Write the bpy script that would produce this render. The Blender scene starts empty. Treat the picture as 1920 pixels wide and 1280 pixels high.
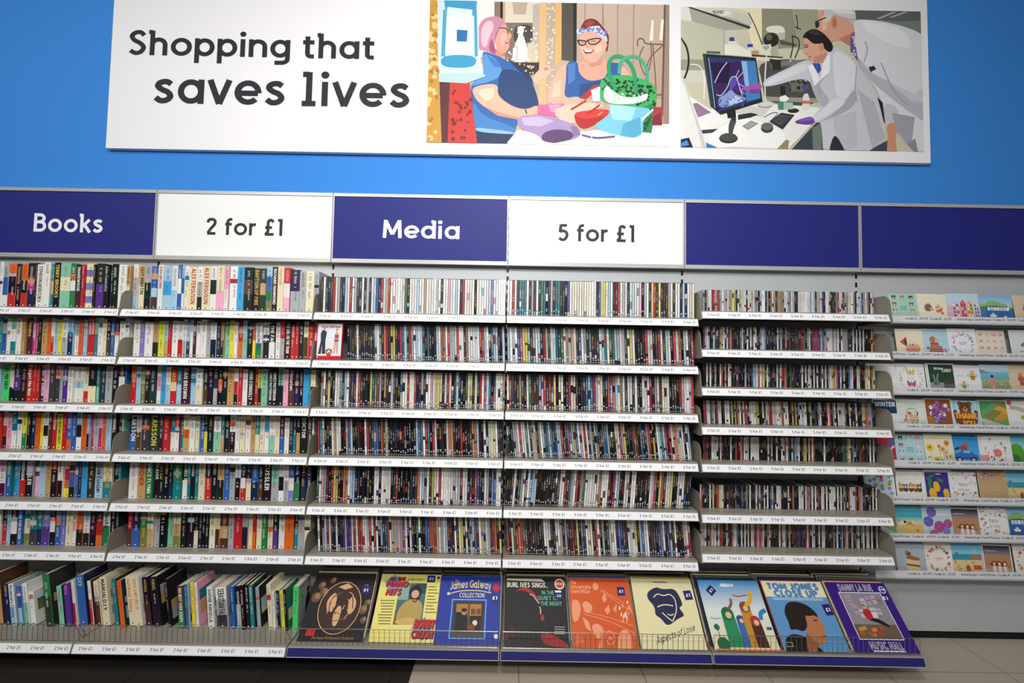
import bpy, math, random
from mathutils import Vector, Matrix
S = bpy.context.scene
COL = S.collection

# ---------------------------------------------------------------- camera, world, lights, exposure
FOC, PITCH, ROLL, YAW = 859.88, 0.0442, 0.0175, -0.0018
CAM = Vector((0.0266, -2.5738, 1.4593))
_r0 = Vector((math.cos(YAW), math.sin(YAW), 0)); _f0 = Vector((-math.sin(YAW), math.cos(YAW), 0)); _z = Vector((0, 0, 1))
FW = _f0 * math.cos(PITCH) + _z * math.sin(PITCH); _u = -_f0 * math.sin(PITCH) + _z * math.cos(PITCH)
RT = _r0 * math.cos(ROLL) + _u * math.sin(ROLL); UP = _u * math.cos(ROLL) - _r0 * math.sin(ROLL)
cd = bpy.data.cameras.new('camera'); cam = bpy.data.objects.new('camera', cd); COL.objects.link(cam)
cam.matrix_world = Matrix(((RT.x, UP.x, -FW.x, CAM.x), (RT.y, UP.y, -FW.y, CAM.y), (RT.z, UP.z, -FW.z, CAM.z), (0, 0, 0, 1)))
cd.sensor_width = 36; cd.lens = FOC / 1920 * 36; cd.clip_start = 0.05
S.camera = cam
def at(px, py, Y):                       # a point of the plane y = Y seen at a pixel of the photograph
    v = FW * FOC + RT * (px - 960) + UP * (640 - py)
    return CAM + v * ((Y - CAM.y) / v.y)

S.view_settings.view_transform = 'Standard'; S.view_settings.look = 'None'
S.view_settings.gamma = 1; S.view_settings.exposure = 0.0
try: S.view_settings.use_curve_mapping = False
except Exception: pass
w = bpy.data.worlds.new('world'); S.world = w; w.use_nodes = True
bg = w.node_tree.nodes['Background']; bg.inputs[1].default_value = 0.13

_nt = w.node_tree; _tc = _nt.nodes.new('ShaderNodeTexCoord'); _sp = _nt.nodes.new('ShaderNodeSeparateXYZ'); _cr = _nt.nodes.new('ShaderNodeValToRGB')   # the unseen shop: pale ceiling above, warm floor below
_mr = _nt.nodes.new('ShaderNodeMapRange'); _mr.inputs[1].default_value = -1
_cr.color_ramp.elements[0].color = (0.42, 0.34, 0.26, 1); _cr.color_ramp.elements[1].color = (0.95, 0.98, 1.04, 1); _cr.color_ramp.elements[0].position = 0.3; _cr.color_ramp.elements[1].position = 0.6
_nt.links.new(_tc.outputs['Generated'], _sp.inputs[0]); _nt.links.new(_sp.outputs[2], _mr.inputs[0]); _nt.links.new(_mr.outputs[0], _cr.inputs[0]); _nt.links.new(_cr.outputs[0], bg.inputs[0])

def area(name, loc, sx, sy, power, tilt=0, color=(1, 0.985, 0.96), spread=180):
    l = bpy.data.lights.new(name, 'AREA'); l.shape = 'RECTANGLE'; l.size = sx; l.size_y = sy; l.energy = power; l.color = color
    l.spread = math.radians(spread)
    o = bpy.data.objects.new(name, l); o.location = loc; o.rotation_euler = (math.radians(tilt), 0, 0); COL.objects.link(o)
    return o
# the shop's ceiling lights: one bright track lamp group near the middle of the wall, panels farther out
area('ceiling_spot', (0.05, -2.7, 3.7), 0.5, 0.4, 36, 56, spread=120)
for x, p in ((-3.6, 15), (-1.5, 12), (1.2, 7)): area('ceiling_panel', (x, -2.0, 4.0), 0.9, 0.5, p, 25)
for x, p in ((-3.0, 64), (-0.2, 60), (2.6, 22)): area('ceiling_panel', (x, -4.6, 3.7), 1.2, 0.6, p, 42)

# ---------------------------------------------------------------- materials
def hexc(h):
    h = h.lstrip('#')
    def l(v): return v / 12.92 if v <= 0.04045 else ((v + 0.055) / 1.055) ** 2.4
    return tuple(l(int(h[i:i + 2], 16) / 255) for i in (0, 2, 4)) + (1.0,)
_HC = {}
def C(h):
    if not isinstance(h, str): return h
    if h not in _HC: _HC[h] = hexc(h)
    return _HC[h]
def mat(name, color=None, rough=0.5, metal=0.0, spec=0.5, noise=0.0, nscale=20, coat=0.0, bump=0.0, stretch=None):
    m = bpy.data.materials.new(name); m.use_nodes = True
    nt = m.node_tree; b = nt.nodes['Principled BSDF']
    b.inputs['Roughness'].default_value = rough; b.inputs['Metallic'].default_value = metal
    b.inputs['Specular IOR Level'].default_value = spec; b.inputs['Coat Weight'].default_value = coat
    b.inputs['Coat Roughness'].default_value = 0.08
    if color is None:
        a = nt.nodes.new('ShaderNodeVertexColor'); a.layer_name = 'Col'; src = a.outputs[0]
    else:
        a = nt.nodes.new('ShaderNodeRGB'); a.outputs[0].default_value = C(color); src = a.outputs[0]
    if noise or bump:
        tc = nt.nodes.new('ShaderNodeTexCoord'); n = nt.nodes.new('ShaderNodeTexNoise'); n.inputs['Scale'].default_value = nscale; n.inputs['Detail'].default_value = 4
        if stretch:
            mp = nt.nodes.new('ShaderNodeMapping'); mp.inputs['Scale'].default_value = stretch
            nt.links.new(tc.outputs['Object'], mp.inputs[0]); nt.links.new(mp.outputs[0], n.inputs[0])
        else: nt.links.new(tc.outputs['Object'], n.inputs[0])
    if noise:
        mr = nt.nodes.new('ShaderNodeMapRange'); mr.inputs['To Min'].default_value = 1 - noise; mr.inputs['To Max'].default_value = 1 + noise
        nt.links.new(n.outputs[0], mr.inputs[0])
        mx = nt.nodes.new('ShaderNodeVectorMath'); mx.operation = 'MULTIPLY'
        nt.links.new(src, mx.inputs[0]); nt.links.new(mr.outputs[0], mx.inputs[1]); src = mx.outputs[0]
    if bump:
        bp = nt.nodes.new('ShaderNodeBump'); bp.inputs['Strength'].default_value = bump; bp.inputs['Distance'].default_value = 0.002
        nt.links.new(n.outputs[0], bp.inputs['Height']); nt.links.new(bp.outputs[0], b.inputs['Normal'])
    nt.links.new(src, b.inputs['Base Color'])
    return m
M = {}
M['wall'] = mat('blue_wall_paint', '3B8ADE', 0.75, spec=0.25, noise=0.02, nscale=3)
M['print'] = mat('printed_card', None, 0.55, spec=0.3)
M['sleeve'] = mat('record_sleeve_stock', None, 0.5, spec=0.25)
M['gloss'] = mat('glossy_sleeve', None, 0.28, spec=0.5)
M['paper'] = mat('book_cover_stock', None, 0.42, spec=0.4)
M['metal'] = mat('shelf_metal', '938C80', 0.36, 0.0, 0.5, noise=0.04, nscale=6)
M['bracket'] = mat('bracket_metal', '8E877B', 0.45, 0.0, 0.5, noise=0.04, nscale=8)
M['panel'] = mat('back_panel_metal', 'BBBFC2', 0.38, 0.0, 0.5, noise=0.03, nscale=2)
M['alu'] = mat('aluminium_trim', 'BEBDBA', 0.35, 0.25, 0.5, noise=0.03, nscale=12)
M['strip'] = mat('ticket_strip', None, 0.4, spec=0.4)
M['wire'] = mat('chrome_wire', '8E8A84', 0.3, 0.8)
M['black'] = mat('black_plastic', '0A0A0B', 0.5, spec=0.4)
M['acry'] = bpy.data.materials.new('clear_acrylic'); M['acry'].use_nodes = True
_nt = M['acry'].node_tree; _nt.nodes.remove(_nt.nodes['Principled BSDF'])
_t = _nt.nodes.new('ShaderNodeBsdfTransparent'); _g = _nt.nodes.new('ShaderNodeBsdfGlossy'); _g.inputs['Roughness'].default_value = 0.1
_x = _nt.nodes.new('ShaderNodeMixShader'); _x.inputs[0].default_value = 0.06
_nt.links.new(_t.outputs[0], _x.inputs[1]); _nt.links.new(_g.outputs[0], _x.inputs[2]); _nt.links.new(_x.outputs[0], _nt.nodes['Material Output'].inputs[0])

# ---------------------------------------------------------------- mesh builder
class MB:
    def __init__(s): s.v = []; s.f = []; s.c = []; s.mi = []; s.T = None
    def face(s, pts, col, mi=0):
        b = len(s.v)
        if s.T is None: s.v += [tuple(p) for p in pts]
        else: s.v += [tuple(s.T @ Vector(p)) for p in pts]
        s.f.append(tuple(range(b, b + len(pts))))
        s.c.append(C(col) if isinstance(col, str) or isinstance(col[0], float) else [C(k) for k in col]); s.mi.append(mi)
    def box(s, x0, y0, z0, x1, y1, z1, col='FFFFFF', mi=0, ch=0.0):
        if ch:                            # front vertical edges chamfered
            pl = [(x0, y0 + ch), (x0 + ch, y0), (x1 - ch, y0), (x1, y0 + ch), (x1, y1), (x0, y1)]
        else: pl = [(x0, y0), (x1, y0), (x1, y1), (x0, y1)]
        s.prism([(a, b, z0) for a, b in pl], (0, 0, z1 - z0), col, mi)
    def prism(s, base, d, col='FFFFFF', mi=0):
        d = Vector(d); B = [Vector(p) for p in base]; U = [p + d for p in B]; n = len(B)
        s.face(list(reversed(B)), col, mi); s.face(U, col, mi)
        for i in range(n):
            j = (i + 1) % n; s.face([B[i], B[j], U[j], U[i]], col, mi)
    def rod(s, p, q, r, col='FFFFFF', mi=0, n=6):
        p = Vector(p); q = Vector(q); d = (q - p).normalized(); a = d.orthogonal().normalized(); b = d.cross(a)
        ring = [(a * math.cos(2 * math.pi * i / n) + b * math.sin(2 * math.pi * i / n)) * r for i in range(n)]
        s.prism([p + k for k in ring], q - p, col, mi)
    def build(s, name, mats, parent=None, loc=None, rot=None):
        me = bpy.data.meshes.new(name); me.from_pydata(s.v, [], s.f)
        for m in (mats if isinstance(mats, (list, tuple)) else [mats]): me.materials.append(m)
        if len(set(s.mi)) > 1 or (s.mi and s.mi[0]): me.polygons.foreach_set('material_index', s.mi)
        ca = me.color_attributes.new('Col', 'FLOAT_COLOR', 'CORNER'); arr = []
        for f, c in zip(s.f, s.c):
            if isinstance(c, list):
                for k in range(len(f)): arr += c[k % len(c)]
            else: arr += list(c) * len(f)
        ca.data.foreach_set('color', arr); me.update()
        o = bpy.data.objects.new(name, me); COL.objects.link(o)
        if parent is not None: o.parent = parent
        if loc is not None: o.location = loc
        if rot is not None: o.rotation_euler = rot
        return o
def tag(o, label=None, cat=None, group=None, kind=None):
    if label: o['label'] = label
    if cat: o['category'] = cat
    if group: o['group'] = group
    if kind: o['kind'] = kind
    return o
def empty(name, loc=(0, 0, 0), rot=(0, 0, 0)):
    o = bpy.data.objects.new(name, None); o.location = loc; o.rotation_euler = rot; o.empty_display_size = 0.05; COL.objects.link(o); return o
_SUF = {1: 'st', 2: 'nd', 3: 'rd'}
def nth(n): return '%d%s' % (n, 'th' if 10 <= n % 100 <= 20 else _SUF.get(n % 10, 'th'))
ORD = ['top', 'second', 'third', 'fourth', 'fifth', 'sixth', 'seventh', 'eighth']

# ---------------------------------------------------------------- flat print on a surface: polygons, strokes, lettering in thin layers
EPS = 4e-5
class Art:
    def __init__(s, mb, o, u, v, w=1.0, h=1.0, mi=0, eps=EPS):    # o: corner, u, v: unit vectors, w, h: size of the unit square
        s.mb = mb; s.o = Vector(o); s.u = Vector(u) * w; s.v = Vector(v) * h; s.n = Vector(u).cross(Vector(v)).normalized(); s.k = 1; s.mi = mi; s.eps = eps; s.asp = w / h; s.map = None; s.clip = None; s.smooth = 0; s.keep = None
    def P(s, x, y):
        if s.map: x, y = s.map(x, y)
        return s.o + s.u * x + s.v * y + s.n * (s.k * s.eps)
    def up(s): s.k += 1; return s
    def poly(s, pts, col, layer=True):
        if layer: s.k += 1
        if s.smooth and layer and len(pts) >= s.smooth and not isinstance(col, list): pts = chaikin(pts, keep=s.keep)
        if s.clip: pts = clip_poly(pts, s.clip)
        if len(pts) > 2: s.mb.face([s.P(*p) for p in pts], col, s.mi)
    def rect(s, x0, y0, x1, y1, col, layer=True):
        if not layer: s.k += 0.2
        s.poly([(x0, y0), (x1, y0), (x1, y1), (x0, y1)], col, layer)
    def grad(s, x0, y0, x1, y1, c0, c1): s.poly([(x0, y0), (x1, y0), (x1, y1), (x0, y1)], [c0, c0, c1, c1])
    def circ(s, x, y, r, col, n=12, ry=None, layer=True, a=0.0):
        ry = (r * s.asp if not s.map else r) if ry is None else ry; ca, sa = math.cos(a), math.sin(a); pts = []
        if not layer: s.k += 0.2
        for i in range(n):
            t = 2 * math.pi * i / n; dx, dy = r * math.cos(t), ry * math.sin(t); pts.append((x + dx * ca - dy * sa, y + dx * sa + dy * ca))
        s.poly(pts, col, layer)
    def line(s, pts, w, col, layer=True):
        if layer: s.k += 1
        if s.smooth and 3 <= len(pts) <= 10: pts = chaikin(pts, False)
        for a in ribbon(pts, w / 2): s.poly(a, col, False)
def chaikin(pts, closed=True, n=2, r=0.24, keep=None):
    for _ in range(n):
        q = []; m = len(pts)
        for i, p in enumerate(pts):
            if (not closed and i in (0, m - 1)) or (keep and keep(p)): q.append(p); continue
            for o in (pts[i - 1], pts[(i + 1) % m]): q.append((p[0] + (o[0] - p[0]) * r, p[1] + (o[1] - p[1]) * r))
        pts = q
    return pts
def clip_poly(pts, c):
    x0, y0, x1, y1 = c
    for ax, lim, sg in ((0, x0, 1), (0, x1, -1), (1, y0, 1), (1, y1, -1)):
        out = []
        for i in range(len(pts)):
            a, b = pts[i - 1], pts[i]; ia, ib = (a[ax] - lim) * sg >= 0, (b[ax] - lim) * sg >= 0
            if ia != ib:
                t = (lim - a[ax]) / (b[ax] - a[ax]); out.append((a[0] + (b[0] - a[0]) * t, a[1] + (b[1] - a[1]) * t))
            if ib: out.append(b)
        pts = out
        if not pts: return []
    return pts
def ribbon(pts, h):
    pts = [Vector((p[0], p[1])) for p in pts]; n = len(pts)
    closed = (pts[0] - pts[-1]).length < 1e-6 and n > 3
    L = []; R = []
    for i in range(n):
        if closed: a = pts[(i - 1) % (n - 1)] if i else pts[n - 2]; b = pts[(i + 1) % (n - 1)] if i < n - 1 else pts[1]
        else: a = pts[max(0, i - 1)]; b = pts[min(n - 1, i + 1)]
        p = pts[i]; d1 = (p - a); d2 = (b - p)
        if d1.length < 1e-9: d1 = d2
        if d2.length < 1e-9: d2 = d1
        d1 = d1.normalized(); d2 = d2.normalized(); t = d1 + d2
        t = d1 if t.length < 1e-6 else t.normalized()
        m = Vector((-t.y, t.x)); k = max(0.35, m.dot(Vector((-d1.y, d1.x))))
        L.append(p + m * (h / k)); R.append(p - m * (h / k))
    return [[tuple(R[i]), tuple(R[i + 1]), tuple(L[i + 1]), tuple(L[i])] for i in range(n - 1)]
# lettering: a geometric sans drawn with strokes (hundredths of the cap height); A arc, L line, S smooth line, D dot
GL = {
'a': (68, 'A 34 36 26 28 0 360;L 60 0 60 72'), 'b': (68, 'L 8 0 8 100;A 34 36 26 28 0 360'), 'c': (58, 'A 36 36 28 28 45 315'), 'd': (68, 'A 34 36 26 28 0 360;L 60 0 60 100;L 47 94 60 94'),
'e': (66, 'L 8 34 60 34;A 34 36 27 28 -3 318'), 'f': (40, 'L 16 0 16 76;A 32 76 16 17 90 180;L 32 93 40 93;L 2 64 38 64'), 'g': (68, 'A 34 36 26 28 0 360;L 60 72 60 -6;A 38 -6 22 15 270 360;L 38 -21 16 -21'),
'h': (64, 'L 10 0 10 100;L -3 94 10 94;A 32 42 22 22 0 180;L 54 42 54 0'), 'i': (20, 'L 9 0 9 72;D 9 92 11'), 'j': (24, 'L 14 72 14 -8;A 2 -8 12 14 270 360;D 14 92 11'), 'k': (56, 'L 10 0 10 100;L -3 94 10 94;L 50 70 14 32;L 24 42 54 0'),
'l': (42, 'L 20 0 20 100;L 3 93 20 93;L 2 7 38 7'), 'm': (100, 'L 8 0 8 72;A 29 44 21 20 0 180;L 50 44 50 0;A 71 44 21 20 0 180;L 92 44 92 0'), 'n': (64, 'L 8 0 8 72;A 32 42 23 22 0 180;L 55 42 55 0'), 'o': (72, 'A 36 36 28 28 0 360'),
'p': (68, 'L 8 -28 8 72;A 34 36 26 28 0 360'), 'q': (68, 'L 60 -28 60 72;A 34 36 26 28 0 360'), 'r': (38, 'L 8 0 8 72;A 30 42 22 22 90 180;L 30 64 37 64'), 's': (54, 'S 46 57 34 64 18 61 12 51 22 41 38 33 45 21 36 10 20 8 7 17'),
't': (44, 'L 18 88 18 20;A 30 20 12 13 180 270;L 30 7 41 7;L 2 64 41 64'), 'u': (64, 'L 8 72 8 28;A 31 28 23 21 180 360;L 54 72 54 0'), 'v': (60, 'L 5 72 30 1;L 55 72 30 1'), 'w': (92, 'L 6 72 26 1;L 46 70 26 1;L 46 70 66 1;L 86 72 66 1'), 'x': (56, 'L 6 72 50 0;L 50 72 6 0'),
'y': (60, 'L 6 72 31 4;L 54 72 24 -26'), 'z': (54, 'L 6 64 46 64 8 8 50 8'),
'A': (76, 'L 5 0 38 100;L 71 0 38 100;L 17 30 59 30'), 'B': (66, 'L 10 0 10 100;L 10 92 32 92;A 32 73 22 19 -90 90;L 10 53 36 53;A 36 30.5 23 22.5 -90 90;L 10 8 36 8'), 'C': (76, 'A 46 50 38 42 48 312'), 'D': (76, 'L 10 0 10 100;L 10 92 32 92;A 32 50 36 42 -90 90;L 10 8 32 8'),
'E': (58, 'L 10 0 10 100;L 10 92 54 92;L 10 52 50 52;L 10 8 54 8'), 'F': (56, 'L 10 0 10 100;L 10 92 54 92;L 10 50 48 50'), 'G': (80, 'A 46 50 38 42 48 360;L 50 46 84 46'), 'H': (74, 'L 10 0 10 100;L 64 0 64 100;L 10 52 64 52'), 'I': (22, 'L 11 0 11 100'),
'J': (46, 'L 36 100 36 28;A 20 28 16 20 200 360'), 'K': (66, 'L 10 0 10 100;L 58 100 12 44;L 28 58 62 0'), 'L': (52, 'L 10 100 10 8 50 8'), 'M': (90, 'L 9 0 13 100;L 14 96 45 20;L 76 96 45 20;L 77 100 81 0'), 'N': (76, 'L 10 0 10 100;L 12 96 64 4;L 66 0 66 100'),
'O': (84, 'A 42 50 34 42 0 360'), 'P': (62, 'L 10 0 10 100;L 10 92 32 92;A 32 69 24 23 -90 90;L 10 46 32 46'), 'Q': (84, 'A 42 50 34 42 0 360;L 52 24 76 0'), 'R': (66, 'L 10 0 10 100;L 10 92 32 92;A 32 70 23 22 -90 90;L 10 48 32 48;L 34 48 60 0'),
'S': (64, 'S 55 80 42 92 24 90 13 76 22 60 42 48 54 32 46 14 28 8 9 18'), 'T': (62, 'L 31 0 31 100;L 3 92 59 92'), 'U': (74, 'L 10 100 10 36;A 37 36 27 28 180 360;L 64 36 64 100'), 'V': (70, 'L 5 100 35 0;L 65 100 35 0'), 'W': (104, 'L 5 100 28 0;L 52 96 28 0;L 52 96 76 0;L 99 100 76 0'),
'X': (66, 'L 6 100 60 0;L 60 100 6 0'), 'Y': (64, 'L 5 100 32 46;L 59 100 32 46;L 32 46 32 0'), 'Z': (62, 'L 8 92 52 92 10 8 56 8'),
'0': (72, 'A 36 50 27 42 0 360'), '1': (32, 'L 22 0 22 100;L 4 92 22 92'), '2': (60, 'S 10 72 16 87 32 92 47 85 50 70 42 54 26 34 12 9;L 9 8 54 8'), '3': (60, 'S 10 82 26 92 44 86 46 66 26 54;S 26 54 48 44 50 22 32 8 9 18'), '4': (66, 'L 44 0 44 100;L 44 94 8 30;L 4 26 62 26'),
'5': (60, 'L 50 92 16 92;L 17 96 12 52;S 12 54 28 60 46 52 50 32 40 12 22 8 8 18'), '6': (62, 'A 31 31 23 23 0 360;S 12 46 22 76 40 96'), '7': (56, 'L 6 92 48 92 20 0'), '8': (62, 'A 31 71 19 21 0 360;A 31 28 23 21 0 360'), '9': (62, 'A 31 69 23 23 0 360;S 50 54 40 24 22 4'),
'£': (60, 'S 50 80 40 92 26 88 22 72 22 30 18 18 8 8;L 5 8 54 8;L 6 48 44 48'), '.': (18, 'D 9 9 10'), ',': (18, 'L 11 12 5 -12'), '-': (40, 'L 6 36 34 36'), '?': (52, 'S 8 80 22 92 42 84 42 66 26 50 25 30;D 25 8 10'), '!': (20, 'L 10 30 10 100;D 10 8 10'), "'": (16, 'L 8 100 8 72'), '&': (70, 'A 30 74 16 18 0 360;S 18 62 34 40 64 4;S 22 56 8 28 28 8 50 16 60 40'), ' ': (22, ''),
}
_GC = {}
def glyph(ch, seg):
    if (ch, seg) in _GC: return _GC[ch, seg]
    w, spec = GL.get(ch, GL['o']); out = []
    for st in spec.split(';'):
        if not st: continue
        t = st.split(); k = t[0]; n = [float(a) / 100 for a in t[1:]]
        if k == 'A':
            cx, cy, rx, ry = n[:4]; a0, a1 = n[4] * 100, n[5] * 100; m = max(2, round(seg * abs(a1 - a0) / 360))
            out.append(('p', [(cx + rx * math.cos(math.radians(a0 + (a1 - a0) * i / m)), cy + ry * math.sin(math.radians(a0 + (a1 - a0) * i / m))) for i in range(m + 1)]))
        elif k == 'D': out.append(('d', n))
        else:
            p = [(n[i], n[i + 1]) for i in range(0, len(n), 2)]
            if k == 'S':
                q = []; m = max(1, seg // 8)
                for i in range(len(p) - 1):
                    a = p[max(0, i - 1)]; b = p[i]; c = p[i + 1]; d = p[min(len(p) - 1, i + 2)]
                    for j in range(m):
                        u = j / m; q.append(tuple(0.5 * (2 * b[e] + (c[e] - a[e]) * u + (2 * a[e] - 5 * b[e] + 4 * c[e] - d[e]) * u * u + (3 * b[e] - a[e] - 3 * c[e] + d[e]) * u ** 3) for e in (0, 1)))
                p = q + [p[-1]]
            out.append(('p', p))
    _GC[ch, seg] = (w / 100, out); return _GC[ch, seg]
def text(A, s, x0, y0, x1, cap, col, wt=0.16, seg=24, slant=0.0, spc=0.10, fn=None, cy=None):
    """write s from x0 to x1 on baseline y0 with the given cap height, in the art's own units; fn bends the baseline"""
    W = sum(glyph(c, seg)[0] + spc for c in s) - spc; sx = (x1 - x0) / W; A.up(); x = x0
    f = fn or (lambda a, b: (a, b))
    for c in s:
        gw, st = glyph(c, seg)
        k0 = A.k
        for q_, (k, p) in enumerate(st):
            A.k = k0 + 0.3 * (q_ + 1)
            if k == 'd':
                pts = [(p[0] + p[2] * math.cos(2 * math.pi * i / 10), p[1] + p[2] * math.sin(2 * math.pi * i / 10)) for i in range(10)]; qs = [pts]
            else: qs = ribbon(p, wt / 2)
            for q in qs: A.poly([f(x + (a + slant * b) * sx, y0 + b * cap) for a, b in q], col, False)
        A.k = k0; x += (gw + spc) * sx
    A.k += 1
def vtext(A, s, xc, ytop, ybot, capw, col, wt=0.18, seg=10):      # lettering that runs down a spine
    text(A, s, 0, 0, ytop - ybot, capw, col, wt, seg, fn=lambda a, b: (xc - capw / 2 + b, ytop - a))
def greek(A, xc, ytop, ybot, w, col, rng, dens=0.8, k=0.42):     # an illegible title on a spine: worn marks only
    A.up(); y = ytop; st = w * k; k0 = A.k
    while y - st > ybot:
        if rng.random() < dens:
            a = w * rng.uniform(0.32, 0.5); t = st * 0.3
            A.rect(xc - a, y - t, xc + a, y, col, False); A.k = k0
            if rng.random() < 0.7: b = rng.choice((-a, -a, a - t * 1.2, -t)); A.k += 0.3; A.rect(xc + b, y - st * 0.8, xc + b + t * 1.2, y, col, False); A.k = k0
        else: y -= st * 0.3
        y -= st
    A.k = k0 + 1
# ---------------------------------------------------------------- the setting
WALL_Y, BACK_Y, FLOOR = 0.085, 0.036, -0.03
b = MB(); b.box(-9, WALL_Y, FLOOR, 9, WALL_Y + 0.12, 4.6); tag(b.build('wall_back', M['wall']), kind='structure')
def floor_mat():
    m = mat('floor_tiles', 'B4A897', 0.42, spec=0.4, noise=0.05, nscale=5)
    nt = m.node_tree; p = nt.nodes['Principled BSDF']; src = p.inputs['Base Color'].links[0].from_socket
    tc = nt.nodes.new('ShaderNodeTexCoord'); mp = nt.nodes.new('ShaderNodeMapping'); mp.inputs['Location'].default_value = (0.51, 0.25, 0)
    br = nt.nodes.new('ShaderNodeTexBrick'); br.offset = 0; br.inputs['Scale'].default_value = 1; br.inputs['Brick Width'].default_value = 0.6; br.inputs['Row Height'].default_value = 0.6; br.inputs['Mortar Size'].default_value = 0.0025
    br.inputs['Color1'].default_value = br.inputs['Color2'].default_value = (1, 1, 1, 1); br.inputs['Mortar'].default_value = (0.45, 0.43, 0.4, 1)
    nt.links.new(tc.outputs['Object'], mp.inputs[0]); nt.links.new(mp.outputs[0], br.inputs[0])
    sx = nt.nodes.new('ShaderNodeSeparateXYZ'); nt.links.new(tc.outputs['Object'], sx.inputs[0])
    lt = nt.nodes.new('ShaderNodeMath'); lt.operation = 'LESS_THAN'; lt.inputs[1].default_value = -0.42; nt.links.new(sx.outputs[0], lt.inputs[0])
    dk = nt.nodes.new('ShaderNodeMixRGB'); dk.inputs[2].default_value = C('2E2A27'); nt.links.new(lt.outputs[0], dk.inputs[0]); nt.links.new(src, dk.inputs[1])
    mu = nt.nodes.new('ShaderNodeMixRGB'); mu.blend_type = 'MULTIPLY'; mu.inputs[0].default_value = 1
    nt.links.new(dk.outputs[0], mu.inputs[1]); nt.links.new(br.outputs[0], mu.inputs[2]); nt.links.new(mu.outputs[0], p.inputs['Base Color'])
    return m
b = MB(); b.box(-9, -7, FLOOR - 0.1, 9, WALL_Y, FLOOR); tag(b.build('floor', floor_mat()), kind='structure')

# ---------------------------------------------------------------- wall banner
BZ0, BZ1, BX0, BX1, BY = 2.663, 3.72, -2.358, 2.463, 0.055
ban = empty('wall_banner', (BX0, BY, BZ0)); tag(ban, 'large white banner with black slogan and two photographs on the blue wall', 'banner')
b = MB(); b.box(0, 0, 0, BX1 - BX0, 0.03, BZ1 - BZ0, 'F2F1F3'); b.build('panel', M['print'], ban)
INK = '23252D'
def words(par, off, s, x0, y0, x1, cap, col, wt, spc):
    W = sum(glyph(c, 40)[0] + spc for c in s) - spc; x = x0; sx = (x1 - x0) / W
    for t in s.split(' '):
        wd = (sum(glyph(c, 40)[0] + spc for c in t) - spc) * sx; b = MB(); A = Art(b, off, (1, 0, 0), (0, 0, 1)); text(A, t, x, y0, x + wd, cap, col, wt, 40, spc=spc); b.build('lettering', M['print'], par); x += wd + (glyph(' ', 40)[0] + 2 * spc) * sx
words(ban, (-BX0, -0.0006, -BZ0), 'Shopping that', -2.262, 3.224, -0.807, 0.150, INK, 0.168, 0.10)
words(ban, (-BX0, -0.0006, -BZ0), 'saves lives', -2.099, 2.936, -0.594, 0.204, INK, 0.162, 0.10)
def photo(name, x0, z0, x1, z1, quad, spec, label):
    """a printed photograph: layers of flat shapes, given in the units of a square sketch grid with corners quad (tl, tr, br, bl)"""
    b = MB(); A = Art(b, (x0 - BX0, -0.0006, z0 - BZ0), (1, 0, 0), (0, 0, 1), x1 - x0, z1 - z0, eps=1.6e-5); A.smooth = 6
    tl, tr, br, bl = [Vector(q) for q in quad]
    def mp(x, y):
        u = (x - tl.x) / (tr.x - tl.x); v = 0.5
        for _ in range(3):
            t = tl + (tr - tl) * u; o = bl + (br - bl) * u; v = (y - t.y) / (o.y - t.y)
            l = tl + (bl - tl) * v; r = tr + (br - tr) * v; u = (x - l.x) / (r.x - l.x)
        return min(1, max(0, u)), min(1, max(0, 1 - v))
    A.map = mp; A.keep = lambda p: min(*mp(*p)) <= 0.012 or max(*mp(*p)) >= 0.988
    for ln in spec.strip().split('\n'):
        t = ln.split()
        if not t: continue
        k = t[0]
        if k == 'L':                                         # L colour width points
            p = [float(a) for a in t[3:]]; A.line(list(zip(p[::2], p[1::2])), float(t[2]), t[1])
        elif k == 'E':                                       # E colour x y rx ry
            x, y, rx, ry = map(float, t[2:6]); A.circ(x, y, rx, t[1], 24, ry)
        elif k == 'G':                                       # G top bottom x0 y0 x1 y1
            x, y, X, Y = map(float, t[3:7]); A.poly([(x, Y), (X, Y), (X, y), (x, y)], [t[2], t[2], t[1], t[1]])
        elif k == 'R':                                       # R colour seed n x0 y0 x1 y1 r: spots
            g = random.Random(int(t[2])); A.up()
            for i in range(int(t[3])): A.circ(g.uniform(float(t[4]), float(t[6])), g.uniform(float(t[5]), float(t[7])), float(t[8]) * g.uniform(0.6, 1.1), t[1], 8, layer=False)
        elif k == 'T': text(A, t[7], float(t[2]), float(t[3]), float(t[4]), -float(t[5]), t[1], 0.2, 12)
        else:
            p = [float(a) for a in t[1:]]; A.poly(list(zip(p[::2], p[1::2])), k)
    return tag(b.build(name, M['print'], ban), label)
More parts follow.
